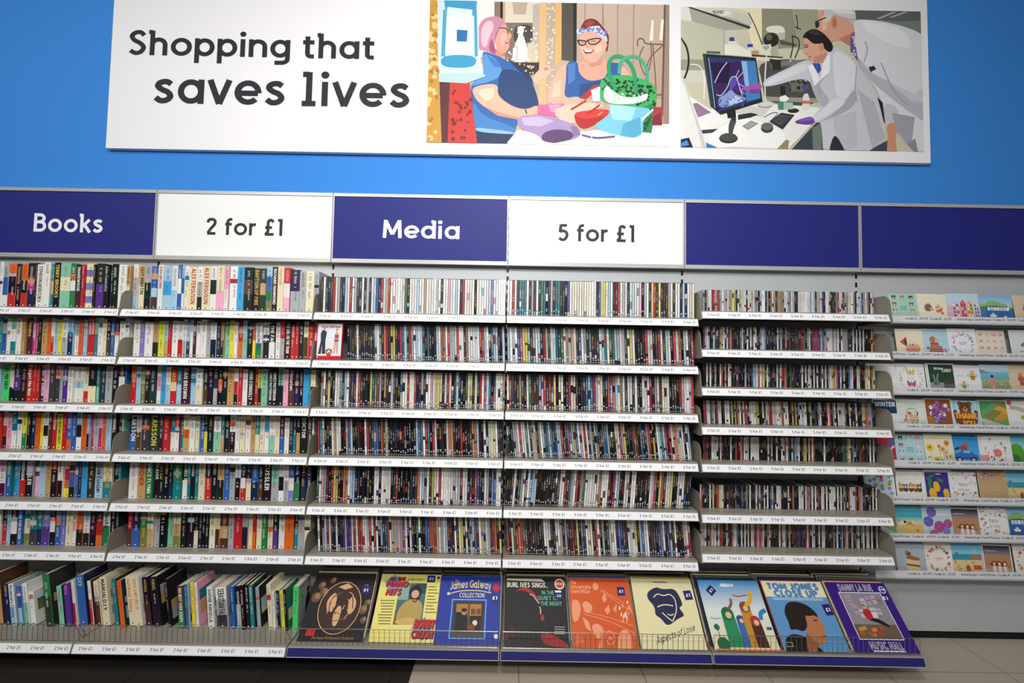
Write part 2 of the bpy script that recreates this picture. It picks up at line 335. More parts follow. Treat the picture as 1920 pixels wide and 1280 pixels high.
P1 = '''
C3AB97 60 -10 1850 -10 1850 1060 60 1060
G C9B5A4 B59C88 1160 -10 1800 700
EEE9E3 430 -10 600 -10 600 400 430 400
8A7868 560 -10 612 -10 612 160 560 160
2B2522 603 -10 622 -10 622 200 603 200
C6AA84 622 -10 642 -10 650 440 622 440
DCD0BC 640 -10 890 -10 890 170 640 170
B9AA94 690 -10 800 -10 790 90 700 90
7E7164 640 150 890 150 890 440 640 440
4A4542 700 175 800 160 835 180 850 270 790 300 700 300
B9B0A4 840 20 890 10 890 430 840 430
EDE7DE 730 175 775 175 778 205 765 235 790 290 815 400 800 437 700 437 690 390 715 300 740 240 728 205
C9C3BA 712 320 730 300 735 425 715 425
FFFFFF 697 335 722 335 722 375 697 375
D2C3AA 800 300 850 295 880 350 880 437 805 437
R F2E6D0 5 40 645 180 880 430 9
3A302A 690 440 890 440 890 530 690 530
R C9BCA8 6 16 700 450 880 525 8
E0B684 888 -10 940 -10 940 740 888 740
BBA892 940 -10 1010 -10 1010 740 940 740
R E9DCC2 7 40 945 5 1005 700 8
E0B070 1005 -10 1050 -10 1050 400 1005 480
55504A 1050 -10 1135 -10 1135 430 1050 420
2E2A2A 1135 -10 1160 -10 1160 430 1135 430
A28C7A 1216 -10 1224 -10 1224 140 1216 140
A28C7A 1345 -10 1353 -10 1360 180 1345 160
A28C7A 1455 -10 1462 -10 1460 430 1453 430
A28C7A 1572 -10 1580 -10 1575 480 1567 480
6B5546 1795 -10 1808 -10 1790 820 1775 820
A08A7A 1808 -10 1850 -10 1850 900 1790 880
F4EBDC 1705 130 1722 130 1715 278 1690 278
F4EBDC 1775 122 1795 126 1785 275 1762 272
L 7A5A48 9 1605 320 1600 280 1625 258 1652 275 1655 303 1805 305
L 7A5A48 8 1700 290 1708 420 1660 560
L 7A5A48 8 1715 310 1735 560 1740 700
L 7A5A48 8 1650 320 1615 380 1625 470 1680 560
L 7A5A48 8 1790 310 1690 400 1670 480
L 7A5A48 9 1740 670 1785 670
C98BA0 445 170 480 125 530 106 590 105 640 140 650 185 600 200 570 260 560 330 600 395 540 380 480 352 445 345 450 250
E6BECB 465 180 530 125 565 180 520 260 505 335 465 320
A05A72 545 250 560 330 605 390 612 402 560 382 515 345
8E4862 575 225 590 200 610 195 575 290 565 270
E2A08C 590 205 612 175 640 160 655 180 662 215 692 243 676 270 668 292 672 330 650 360 612 386 578 345 562 285
F0B9A6 605 240 640 225 650 260 640 300 610 320
C07A6C 572 330 612 386 650 360 640 385 600 400
8A3A3A 636 285 664 276 656 305 642 302
F5EAE4 641 287 661 280 653 295
L 4B3A52 8 590 190 655 190 661 232
D08E7C 578 345 622 385 602 402 566 382
2F62A8 468 358 520 370 610 400 740 480 830 540 860 640 892 740 865 790 740 840 730 900 660 1060 435 1060 400 850 388 605 430 560 490 520
5B95D0 470 362 560 402 622 470 600 560 395 612 388 600 440 560 492 520
3F78BE 500 380 600 440 615 480 560 470
22406F 604 480 740 500 850 600 892 740 865 790 720 835 600 750 585 650
1C365F 640 400 740 470 830 540 850 600 740 500
1D2F52 430 930 660 950 700 960 660 1060 435 1060
3F7FC0 405 700 470 820 700 900 730 940 520 932 415 920
8FBBE0 430 905 520 915 720 940 700 955 520 945 430 930
EDB39A 395 615 592 585 585 680 700 760 800 780 880 740 892 800 800 832 740 846 600 812 465 742 420 690
D98F78 465 742 600 800 740 834 735 850 590 822
F6CDB8 430 640 560 620 560 690 500 720
L 444455 10 790 775 800 808
EDB9A4 840 540 890 490 915 463 960 456 980 485 972 530 900 557 880 605 860 600
C98A76 915 480 950 470 960 490 930 500
EFEDF2 735 915 900 960 1000 980 1200 930 1640 900 1800 880 1850 880 1850 1060 655 1060
D5D3DC 660 1012 740 920 770 925 700 1030
7A2E2A 1180 205 1210 140 1250 118 1300 125 1340 165 1385 225 1398 255 1382 385 1360 300 1300 205
A8463A 1215 160 1250 130 1290 140 1280 165 1230 180
C9D2EA 1158 200 1175 192 1240 200 1240 180 1325 168 1332 186 1370 225 1388 285 1370 290 1300 220 1240 205 1185 240 1158 228
R 6D7FB8 8 26 1170 190 1330 225 9
R 6D7FB8 9 14 1330 210 1380 280 8
EBAE98 1182 240 1240 210 1295 218 1350 260 1386 305 1372 342 1350 382 1305 438 1250 442 1205 405 1180 325
F6C9B6 1195 330 1235 320 1250 345 1225 370 1200 365
F6C9B6 1290 325 1340 310 1345 350 1300 370
E09A84 1230 300 1252 330 1240 340 1222 333
L 2A2430 9 1165 278 1225 280 1228 308 1185 318 1168 278
L 2A2430 9 1240 278 1300 262 1345 268 1300 308 1252 308 1240 278
L 2A2430 7 1225 285 1242 283
8A3030 1203 346 1287 346 1268 372 1222 376
FFFFFF 1213 348 1278 348 1262 363 1224 363
L 8E4A3C 6 1190 290 1215 293
L 8E4A3C 6 1265 285 1300 283
E6A690 1180 420 1240 440 1310 440 1350 410 1400 445 1380 560 1240 580 1175 520
D08E78 1245 442 1310 440 1350 412 1340 455 1270 475
2F5FA0 1085 430 1168 425 1175 520 1250 578 1380 552 1385 440 1460 440 1512 460 1500 540 1340 560 1340 640 1180 700 1065 722 1080 600
244A82 1180 600 1330 570 1335 640 1180 700
4A7CBC 1095 450 1150 440 1150 560 1100 600
EAB09A 1084 440 1085 560 1064 700 1180 680 1195 720 1140 762 960 737 945 692 980 580 1035 475
F3C4AE 1000 590 1050 560 1040 680 980 690
EAB09A 1490 455 1555 530 1480 530
41B060 1345 548 1430 525 1600 540 1740 600 1742 720 1705 945 1640 940 1600 760 1328 730 1325 620
2C8A52 1650 760 1742 720 1705 945 1640 940
R 1E3A2A 10 55 1350 560 1600 690 12
R 1E3A2A 11 32 1600 600 1725 740 13
R 14502E 12 18 1655 770 1715 920 10
L 2F9A6A 28 1445 640 1400 540 1388 450 1420 400 1470 390 1530 420 1575 490 1590 580 1592 660
L 47AE86 24 1468 520 1475 440 1520 398 1590 392 1645 430 1675 500 1672 570
EAF6EE 1370 592 1430 650 1500 690 1600 690 1690 650 1660 730 1420 745 1350 700
R B8E0C8 13 30 1400 660 1650 735 9
B03A44 1718 760 1790 758 1780 890 1710 890
8A2838 1718 830 1770 800 1780 890 1710 890
7CC8E8 1398 738 1600 760 1715 770 1640 860 1645 950 1580 982 1500 972 1255 905 1400 815
A9DEF2 1400 740 1590 762 1560 860 1420 850
5AACCF 1500 880 1620 830 1630 950 1580 978 1480 960
F4F4F4 1630 845 1715 770 1718 785 1638 858
E06A9A 880 745 1060 735 1100 762 1020 832 880 812
F09ABC 960 745 1050 740 1000 800 970 790
F6C4B0 1000 762 1230 720 1392 752 1265 785 1140 812 1160 892 1010 842
D83A34 1138 812 1180 790 1390 770 1405 812 1240 920 1170 902
B42A28 1138 812 1160 830 1240 850 1405 812 1240 920 1170 902
C42A2A 1188 692 1290 602 1330 600 1232 705
L B42A28 14 1120 780 1230 715
L B42A28 14 1240 810 1330 745
L D8B060 8 1315 820 1350 795
E9E4EA 1265 640 1330 610 1330 720 1280 720
A990BC 730 825 860 815 1020 840 1160 890 1198 960 1130 1000 920 1012 890 960 738 912
C4B2D4 760 835 900 830 1000 860 900 900 780 890
5B3D6B 915 945 1010 915 1135 935 1140 990 1000 1018 905 1002
8A709E 1120 900 1160 895 1195 955 1140 975
L 6B5A8A 14 1200 960 1300 985 1440 970
L D8D0E0 8 1200 930 1260 950 1280 1000
C8963C 60 -10 150 -10 160 600 188 1060 60 1060
R E8C88A 14 30 85 20 150 1000 22
R A87830 15 18 85 20 150 1000 14
5A2A30 165 580 260 590 245 1060 185 1060
C83A34 240 588 385 590 442 1060 228 1060
R 7A2226 16 26 262 610 400 1000 15
CBDFE0 145 -10 440 -10 447 380 502 540 360 592 160 582 150 300
3F9BC4 195 -10 432 -10 426 100 390 108 300 112 205 85
D8EAEA 218 40 400 60 400 108 300 112 215 85
4FA3C8 188 60 214 60 205 400 176 400
4FA3C8 412 60 432 60 442 400 420 400
E8EEE8 215 95 405 115 405 370 205 370
2F6FA8 288 205 366 210 362 292 288 290
3F9BC4 178 400 300 385 432 398 428 470 300 485 172 468
B8D4D4 160 520 480 520 502 540 360 592 160 582
'''
P2 = '''
C9C6AC 60 20 1770 20 1770 1050 60 1050
G D8D4BA B4B29C 60 20 640 500
8F8E78 640 30 1035 40 1030 300 640 330
EADFB8 430 28 640 36 640 330 580 330 540 180 560 60
A2A088 850 30 1035 40 1030 300 900 330
5E6660 1290 40 1770 50 1770 125 1600 128 1300 112
78807A 1300 112 1600 128 1770 125 1770 220 1320 220
A9AFA8 1440 110 1560 60 1590 60 1475 110
A9AFA8 1530 100 1640 60 1672 60 1565 100
E0E0DA 60 20 150 28 150 120 60 115
A9A79A 130 28 560 140 552 182 380 190 150 130
2E2E2C 112 24 145 26 560 165 555 182
C9C7BA 290 55 430 45 572 100 576 150 540 152 430 100
E2E0D8 300 60 420 55 430 80 360 92
T 3A3478 372 74 296 22 0 GROUP
C2C0AC 60 120 370 188 370 400 60 390
A8A692 370 190 379 190 379 370 370 370
9C9A86 60 395 230 395 240 470 60 470
CFCDC0 60 470 240 470 250 560 120 560 60 500
DCDCCF 405 268 458 268 482 300 400 300
2F3F8F 412 240 447 240 447 266 412 266
DCDCCF 545 310 572 310 592 342 538 332
2F3F8F 538 287 576 287 576 309 538 309
E6E4D6 378 288 480 298 560 340 567 376 378 360
3F6F52 252 335 348 340 348 358 252 353
E0D8B0 600 375 785 388 785 410 600 402
3A3A36 570 360 785 378 785 388 570 374
B89060 568 335 615 333 615 360 570 360
DDDACA 615 290 750 295 756 372 700 372 622 356
B0AD9C 700 300 752 296 756 372 700 372
E 2E2620 705 258 54 50
E 6A5A40 690 240 22 22
L 55554E 8 545 65 590 150 642 292
E4E2D4 670 162 800 155 802 250 760 262 755 210 670 205
C0BDAC 755 210 802 205 802 250 760 262
55554C 760 255 880 290 880 306 770 290
4A4C48 606 402 960 390 1000 560 1045 725 660 705 640 560
7A7A70 700 410 960 395 970 430 700 450
2A2C2A 690 390 772 400 772 470 720 470
9A9A8E 660 655 1045 668 1045 700 680 685
6E6E62 840 560 960 560 960 620 840 620
R B8B4A0 3 20 790 400 950 560 9
R 2A2A26 4 16 780 470 960 640 14
L 2A2A2A 8 838 388 858 300 852 225
L 2A2A2A 8 870 388 905 300 895 245 858 232
L 3A352A 7 880 80 890 130 888 185
L 3A352A 7 872 165 915 185
DDDCD0 628 300 702 288 706 320 672 362 642 346
A9A89C 640 305 690 298 690 318 662 335
L D8D6D0 10 672 360 658 520 660 700
ECECE6 235 740 520 700 1045 728 1055 752 820 1050 60 1050 60 960
D2D2CA 400 760 560 720 700 730 640 800
B9BBB4 980 860 1052 758 1052 790 830 1050 812 1050
3A4348 980 872 1052 800 1062 1050 842 1050
6F7A74 985 872 1052 840 1052 1050 990 1050
E 8E8E86 660 716 52 18
E D6D6CE 660 710 50 16
CFCDC8 60 500 110 560 205 850 250 1050 60 1050
EAE8E4 60 520 100 580 185 860 220 1050 60 1050
F1F1EC 130 650 400 822 362 850 212 880
9A7A9A 155 703 186 698 284 765 192 800
F6F6F2 235 940 425 820 500 788 792 890 802 960 745 1015 330 1012
D8D8D4 330 1012 425 1000 745 1015 740 1050 330 1050
8A8A86 498 860 560 822 613 842 540 887
A4A4A0 510 860 560 830 600 843 540 878
3E7FC0 248 972 330 1010 250 1012
18223A 60 950 130 938 158 1006 60 1020
3E8FD8 75 975 115 955 130 990 75 1000
9A8A60 740 1018 802 955 826 960 815 1022
L 202020 13 70 245 112 300 130 390 120 470 97 528
L EEEEEA 7 140 430 200 432 238 500 234 672
1C2024 224 355 596 385 642 692 350 782 278 722
343A40 224 355 246 358 302 738 280 722
27376A 262 378 590 400 630 672 335 762
3A1A5A 275 412 490 415 527 682 335 747
1E1038 280 420 420 420 400 560 310 560
52248A 400 560 520 520 524 640 430 600
5A4AB0 420 520 460 514 466 560 432 600 405 640 415 570
8A9AD0 330 665 380 640 425 600 450 640 522 660 526 682 340 747
B9C8E8 400 690 450 650 510 672 500 690 420 715
R 3A5A9A 5 26 340 660 510 725 7
L B8A8E0 8 308 560 345 480 395 415
L A8E0D0 6 320 640 350 655 400 590 420 520 460 512 472 560 500 650
L D8B8E8 5 455 520 478 470
L D8B8E8 5 460 540 505 485
L D8B8E8 5 470 560 515 590
L D8B8E8 5 480 600 515 640
3F7FC0 494 405 592 410 627 667 530 690
8CB8E0 494 406 532 411 548 580 522 585
L 7AB0E0 6 265 385 310 735
1A1C20 390 762 452 745 457 802 400 806
2A2C30 470 782 560 768 612 780 560 800 470 817
3A3C3C 215 887 332 878 292 905 225 912
E 2E3030 403 945 65 34
E 4A4E4E 403 936 60 28
4A4C4C 405 925 403 850 428 795 462 820 445 860 428 925
2E3030 415 800 440 792 460 812 440 830
E 3C3E40 672 876 43 32
E 686C6E 672 862 42 26
2A2C2E 688 830 770 768 864 783 780 885
4A4E50 705 826 772 778 848 790 770 862
L 2A2C2E 4 730 850 810 785
L 2A2C2E 4 760 862 835 790
L 4A4E50 5 650 800 700 770 760 765 690 830
E 26282A 855 754 40 16
A8C4B0 745 692 852 698 852 745 750 747
4A8A6A 745 692 788 695 788 747 750 747
F2F2EE 758 660 800 645 826 670 802 692 764 690
DCDDE2 925 640 960 630 972 700 968 747 914 747 920 680
4A4A9A 912 577 950 570 956 622 935 627
E06A3A 917 685 969 685 969 706 917 706
1E1E1E 765 580 800 585 800 642 765 642
DCDCE2 1280 130 1330 113 1500 130 1680 180 1760 220 1770 1050 1690 1050 1570 900 1490 840 1478 700 1420 580 1330 480 1300 360 1272 262
EAEAEE 1320 125 1480 140 1640 190 1700 330 1560 300 1380 210
B8B8C2 1300 360 1400 500 1560 560 1700 700 1760 690 1760 830 1600 720 1430 580 1330 480
CACAD4 1500 540 1700 640 1760 600 1760 700 1680 690
C4C4CE 1480 690 1600 740 1570 900 1690 1050 1580 850 1490 840
A2A2AE 1540 770 1700 800 1670 1010 1570 900
8E8E9C 1640 980 1700 950 1720 1050 1690 1050
L A6A6B2 10 1470 420 1560 640 1660 720
L A6A6B2 9 1360 270 1380 330 1350 420
2A3040 1382 452 1420 442 1436 466 1396 486
D9A088 1035 58 1070 50 1140 90 1280 130 1292 230 1250 300 1180 252 1120 280 1080 276 1062 240 1045 212 1020 196 1038 150
E8B8A0 1060 90 1100 100 1090 190 1060 200
C07E68 1180 252 1290 200 1292 230 1250 300
CFCCC8 1075 40 1290 45 1302 110 1260 118 1180 95 1140 75 1108 140 1076 132
E6E4E0 1120 45 1260 50 1290 80 1180 75
E CC8870 1147 138 22 46
E B06C58 1147 140 10 28
L 2A2A2A 8 1012 135 1088 103
E 3A3030 1027 150 15 26
9A5A4A 1042 228 1070 232 1060 240
6A5A8A 1255 250 1278 200 1312 410 1258 340
R D8D0E0 6 14 1265 240 1300 390 8
CF8F74 1500 842 1577 840 1562 960 1572 1036 1505 1036 1512 940
2A2E38 1118 930 1145 903 1207 1032 1105 1032
3A4A50 1378 1032 1507 960 1502 1040
20242C 1430 650 1478 700 1492 842 1468 820
CACAD2 640 545 770 480 960 390 985 420 1110 342 1150 305 1230 352 1300 430 1420 600 1452 700 1508 950 1380 1034 1210 1030 1140 900 1100 1028 1058 1016 1048 830 1010 842 984 795 1050 740 1000 640 960 512 652 602
DADAE2 660 550 780 492 950 410 960 470 800 530 660 590
B0B0BA 960 440 985 420 1010 520 1050 600 1120 700 1060 740 1000 640
DCDCE4 1130 330 1230 362 1300 440 1285 600 1200 690 1150 640 1140 520
A8A8B4 1285 590 1298 700 1220 765 1050 832 1012 842 1100 800 1200 720
DADAE2 1140 660 1240 690 1120 770 1010 830 990 800 1060 745
B4B4BE 1300 600 1420 700 1490 940 1400 1020 1350 800
BEBEC8 1140 900 1130 800 1290 760 1300 1010 1210 1030
L A0A0AC 8 1120 480 1030 560 1040 640
L A6A6B2 8 1300 440 1285 600 1300 700
EFEFF2 958 440 990 430 1042 540 1002 585
EFEFF2 1042 545 1112 488 1114 345 1062 430
2F4F9A 988 422 1042 425 1052 470 1030 498
3A62B0 1000 424 1030 426 1032 480
9A5AB0 485 605 500 596 545 582 618 555 642 592 600 635 550 632 530 610 495 614
7A3E98 550 610 620 600 600 635 550 632
6F3FA0 864 826 930 805 986 793 1007 840 960 853 870 843
8A5ABC 890 820 975 802 990 820 900 832
D9A48C 925 262 960 230 1050 250 1087 300 1102 350 1062 420 1000 420 970 402 955 380 965 366 932 356 927 332 940 312
C48C74 1000 380 1095 350 1062 422 1000 420
1E1A1C 920 242 950 200 1010 178 1080 220 1142 300 1122 352 1080 332 1062 300 1040 285 1000 292 950 246
3A3234 960 205 1010 190 1060 225 1000 230
E CB9078 1055 312 17 30
L 2A1A1A 7 938 312 960 309
L 2A1A1A 6 934 298 962 294
9A5048 957 378 982 374 975 386
'''
photo('photo_print', -0.489, 2.731, 0.930, 3.590, [(92, -10), (1835, 16), (1833, 1043), (75, 1012)], P1, 'photograph of two laughing women at a table of handbags')
photo('photo_print', 0.998, 2.729, 2.423, 3.579, [(72, 25), (1755, 58), (1760, 1040), (72, 1005)], P2, 'photograph of two people in lab coats pointing at a monitor')

# ---------------------------------------------------------------- shelving bays: back panel and slotted uprights
def bay(x0, x1, label, slat=False):
    e = empty('shelving_bay', (x0, BACK_Y, FLOOR)); tag(e, label, 'shelving'); w = x1 - x0
    b = MB(); top = 2.40 - FLOOR
    if slat:
        z = 0.033
        for zz in CARDZ[::-1] + [2.02]:
            z1 = min(zz - FLOOR - 0.02, top); b.box(0.0115, 0, z + 0.004, w - 0.0115, 0.02, z1, mi=0); z = z1
        b.box(0.0115, 0, z + 0.004, w - 0.0115, 0.02, top); b.box(0.0115, 0.008, 0.03, w - 0.0115, 0.022, top, mi=1)
    else: b.box(0.0115, 0, 0.10, w - 0.0115, 0.02, top)
    b.build('back_panel', [M['panel'], M['black']], e)
    b = MB(); b.box(0.0115, 0.0, 0.0, w - 0.0115, 0.03, 0.032 if slat else 0.095); b.build('plinth', M['black'], e)
    for x in ((0,) if x1 < 2.9 else (0, w)):
        b = MB(); b.box(x - 0.011, 0.0, 0.0, x + 0.011, 0.02, top - 0.03, mi=0); z = 0.3
        while z < top - 0.06: b.box(x - 0.006, -0.0008, z, x + 0.006, 0.001, z + 0.028, mi=1); z += 0.05
        b.build('upright', [M['panel'], M['black']], e)
CARDZ = [1.7165 - 0.1971 * i for i in range(8)]
bay(-3, -2, 'metal shelving bay under the navy Books sign')
bay(-2, -1, 'metal shelving bay under the white two for £1 sign')
bay(-1, 0, 'metal shelving bay under the navy Media sign')
bay(0, 1, 'metal shelving bay under the white five for £1 sign')
bay(1, 2, 'metal shelving bay holding CDs under a blank navy sign')
bay(2, 3, 'slatted metal bay of the greetings card rack', True)

# ---------------------------------------------------------------- header signs
def sign(x0, colr, label, txt=None):
    e = empty('header_sign', (x0, 0, 2.0033)); tag(e, label, 'sign', 'header signs above the shelves'); H = 0.397
    b = MB(); b.box(0.008, 0.002, 0.022, 0.992, 0.028, H - 0.018, colr); b.build('panel', M['print'], e)
    b = MB()
    b.box(0.002, -0.003, 0, 0.998, 0.03, 0.022); b.box(0.002, -0.003, H - 0.018, 0.998, 0.03, H)
    b.box(0.002, -0.002, 0.022, 0.008, 0.03, H - 0.018); b.box(0.992, -0.002, 0.022, 0.998, 0.03, H - 0.018)
    b.build('frame', M['alu'], e)
    b = MB(); b.box(0.03, 0.03, 0.02, 0.97, 0.0352, 0.04); b.box(0.03, 0.03, H - 0.04, 0.97, 0.0352, H - 0.02); b.build('mounting_bar', M['black'], e)
    if txt:
        s, a, c, cap, ink = txt; words(e, (-x0, 0.0014, -2.0033), s, a, 2.149, c, cap, ink, 0.165 if ink != INK2 else 0.163, 0.11)
INK2 = '2E2F33'; NAVY = '21267A'
sign(-3, NAVY, 'navy header sign with the white word Books', ('Books', -2.693, -2.300, 0.105, 'F4F4FA'))
sign(-2, 'F4F4F3', 'white header sign reading two for £1 beside the Books sign', ('2 for £1', -1.717, -1.281, 0.097, INK2))
sign(-1, NAVY, 'navy header sign with the white word Media', ('Media', -0.714, -0.278, 0.103, 'F4F4FA'))
sign(0, 'F4F4F3', 'white header sign reading five for £1 beside the Media sign', ('5 for £1', 0.281, 0.717, 0.098, INK2))
sign(1, NAVY, 'blank navy header sign over the CD shelves')
sign(2, NAVY, 'blank navy header sign over the greetings card rack')

# ---------------------------------------------------------------- shelves with ticket strips and end brackets
FY, TILT = -0.2115, math.radians(20)
ROWZ = [1.6597 - 0.248 * k for k in range(6)]
CDZ = [1.7008, 1.5022, 1.3036, 1.1040, 0.9146, 0.6600, 0.4629]
def strip_mesh(w, txt, H=0.0375, n=9, base='F5F5F8', ink='33343A', cap=0.0135, x_in=0.0):
    b = MB(); t = math.tan(TILT) * H
    b.prism([(0.002, 0, 0), (0.002, t, H), (0.002, t + 0.012, H), (0.002, 0.012, 0)][::-1], (w - 0.0065, 0, 0), 'B9B7B2')
    v = Vector((0, math.sin(TILT), math.cos(TILT))); L = H / math.cos(TILT)
    A = Art(b, (0, 0, 0), (1, 0, 0), v, 1, 1); A.rect(0.004, 0.0028, w - 0.0075, L - 0.0015, base)
    if txt:
        for i in range(n):
            p = w * (0.062 + 0.887 * i / (n - 1)) - 0.031; text(A, txt, p, L * 0.38, p + 0.062, cap, ink, 0.15, 10, spc=0.09); A.k -= 2
    return b
def bracket_mesh(zt, zb, yf, yb=0.045, t=0.003, rake=0.0):
    pts = [(yf - 0.004, zb)]; r = 0.05
    for i in range(7):
        a = math.pi - (math.pi / 2) * i / 6; pts.append((yf + 0.01 + r + r * math.cos(a), zt - r + r * math.sin(a)))
    pts += [(yb, zt), (yb, zb - 0.0), (yf + 0.02, zb - 0.004)]
    b = MB(); b.prism([(0, y, z) for y, z in pts], (t, 0, 0))
    A = Art(b, (0, 0, 0), (0, 1, 0), (0, 0, 1), 1, 1)
    for s in (-0.0004, t + 0.0004):
        for y, z in ((yf + 0.055, zt - 0.012), (yf + 0.012, zb + 0.012)):
            b.face([(s, y + 0.0035 * math.cos(k), z + 0.0035 * math.sin(k)) for k in [i * math.pi / 4 for i in range(8)]], 'FFFFFF', 1)
    return b
def shelf(x0, x1, zb, label, group, txt, left=False, right=False, strip_col='F5F5F8'):
    e = empty('shelf', (x0, FY, zb)); tag(e, label, 'shelf', group); w = x1 - x0
    strip_mesh(w, txt, base=strip_col).build('ticket_strip', M['strip'], e)
    b = MB(); b.prism([(0.003, y, z) for y, z in ((0.0155, 0.0385), (0.0155, 0.0395), (0.024, 0.043), (0.244, 0.043), (0.244, 0.012), (0.05, 0.012), (0.022, 0.03))][::-1], (w - 0.0075, 0, 0)); b.build('deck', M['metal'], e)
    if left: bracket_mesh(0.142, -0.004, 0.0, 0.244).build('side_bracket', [M['bracket'], M['wire']], e, (-0.0038 if x0 < 0 else -0.0045, 0, 0))
    if right: bracket_mesh(0.142, -0.004, 0.0, 0.244).build('side_bracket', [M['bracket'], M['wire']], e, (w + 0.001, 0, 0))
    return e
for k, z in enumerate(ROWZ):
    shelf(-3, -2, z, ORD[k] + ' book shelf of the left bay, under the Books sign', 'book shelves of the left bay', '2 for £1')
    shelf(-2, -1, z, ORD[k] + ' book shelf of the bay under the two for £1 sign', 'book shelves of the second bay', '2 for £1', left=True)
    shelf(-1, 0, z, ORD[k] + ' DVD shelf of the bay under the Media sign', 'DVD shelves under the Media sign', '5 for £1', left=True)
    shelf(0, 1, z, ORD[k] + ' DVD shelf of the bay under the five for £1 sign', 'DVD shelves under the five for £1 sign', '5 for £1')
for k, z in enumerate(CDZ): shelf(1.012, 1.995, z, ORD[k] + ' CD shelf between the DVDs and the greetings cards', 'CD shelves', '5 for £1', left=True, right=True)
BY0, BZB = -0.3718, 0.0655
def base_shelf(x0, x1, label, txt):
    e = empty('base_shelf', (x0, BY0, BZB)); tag(e, label, 'shelf', 'deep base shelves'); w = x1 - x0
    strip_mesh(w, txt, base='F5F5F8' if txt else '24246A', cap=0.0135).build('ticket_strip', M['strip'], e)
    b = MB(); b.prism([(0.003, y, z) for y, z in ((0.015, 0.0385), (0.024, 0.041), (0.405, 0.041), (0.405, 0.02), (0.05, 0.012), (0.022, 0.028))][::-1], (w - 0.006, 0, 0)); b.build('deck', M['metal'], e)
    b = MB(); y = 0.026
    for z in (0.0435, 0.118): b.rod((0.012, y, z), (w - 0.012, y, z), 0.0016, n=6)
    n = 41
    for i in range(n): x = 0.012 + (w - 0.024) * i / (n - 1); b.rod((x, y, 0.042), (x, y, 0.118), 0.0011, n=5)
    for x in ((0.012, w - 0.012) if txt else ()): b.rod((x, y, 0.118), (x, y + 0.04, 0.042), 0.0013, n=5)
    b.build('wire_guard', M['wire'], e)
base_shelf(-3, -2, 'base shelf of tall books, left bay, white 2 for £1 strip', '2 for £1')
base_shelf(-2, -1, 'base shelf of tall books beside the records, white 2 for £1 strip', '2 for £1')
base_shelf(-1, 0, 'navy edged record shelf under the Media bay', None)
base_shelf(0, 1, 'navy edged record shelf right of the Media bay', None)
base_shelf(1, 2, 'navy edged record shelf under the CDs', None)
# card ledges
for k, z in enumerate(CARDZ):
    e = empty('card_ledge', (2.0, -0.055, z)); tag(e, ORD[k] + ' ledge of the greetings card rack with price strip', 'card ledge', 'ledges of the card rack')
    b = MB(); w = 1.0; H = 0.0345
    b.box(0.0125, 0, 0, w - 0.0125, 0.004, H, 'E8E8EC'); A = Art(b, (0, 0, 0), (1, 0, 0), (0, 0, 1), 1, 1)
    off = (0.0, 0.008, 0.0, 0.0, 0.0, 0.013, 0.013, -0.012)[k]
    for i in range(-1, 3):
        p = off + i * 0.485
        for s, a, c in (('Greetings Card Prices', 0.0, 0.19), ('Code A - £0.99', 0.20, 0.326), ('Code B - £1.29', 0.337, 0.455)):
            if p + a > 0.004 and p + c < w - 0.004: text(A, s, p + a, H * 0.42, p + c, 0.0125, '33343A', 0.15, 10, spc=0.09); A.k -= 2
    b.build('ticket_strip', M['strip'], e)
    b = MB(); b.box(0.0125, 0.004, -0.004, w - 0.0125, 0.088, 0.004); b.box(0.0125, -0.001, -0.008, w - 0.0125, 0.006, 0.0005); b.build('ledge', M['panel'], e)
    b = MB(); b.box(0.0125, 0.0042, H, w - 0.0125, 0.0056, H + 0.022); b.build('clear_lip', M['acry'], e)
# ---------------------------------------------------------------- books
PAL = dict(w='EDEBE6', k='17171B', n='1F2B4E', b='2C62B0', l='A3CBE2', r='C4242C', y='E8D63C', o='E0662A', g='2F7D48', G='86C8A8', t='1E7F88', p='5B2F8A', m='C43078',
           P='EFA9C2', s='A9AEB2', c='E9DFBA', d='3B3E44', u='57382A', e='C79E66', v='471834', L='7E7CC0', q='7C7C42', A='48D66C', B='3FA3DC', D='2A3A30', Y='D9E040')
NAMES = dict(w='white', k='black', n='navy', b='blue', l='pale blue', r='red', y='yellow', o='orange', g='green', G='mint green', t='teal', p='purple', m='magenta', P='pink', s='grey', c='cream',
             d='charcoal', u='brown', e='tan', v='wine', L='lavender', q='olive', A='bright green', B='sky blue', D='dark green', Y='lime')
DARK = set('knbgtpvudrmDLq')
HEXINK = {'W': 'F0EEE8', 'K': '17171B', 'R': 'B8222A', 'Y': 'E6C850', 'B': '24408A', 'G': 'C9A24A', 'S': 'B9BDC0', 'P': 'E06AA0', 'T': '1E7F88'}
def jit(h, rng, a=0.10):
    c = C(PAL.get(h, h)); k = 1 + rng.uniform(-a, a); return tuple(min(1.0, max(0.0, x * k + rng.uniform(-0.01, 0.01))) for x in c[:3]) + (1.0,)
def book_body(w, h, d, cov, ch=0.0012, over=0.002):
    b = MB(); t = 0.0016
    b.box(0, 0, 0, w, t + 0.001, h, cov, ch=min(ch, w * 0.2))
    b.box(0, t, 0, t, d, h, cov); b.box(w - t, t, 0, w, d, h, cov)
    b.box(t, t, over, w - t, d - over, h - over, 'DDD3BC')
    return b
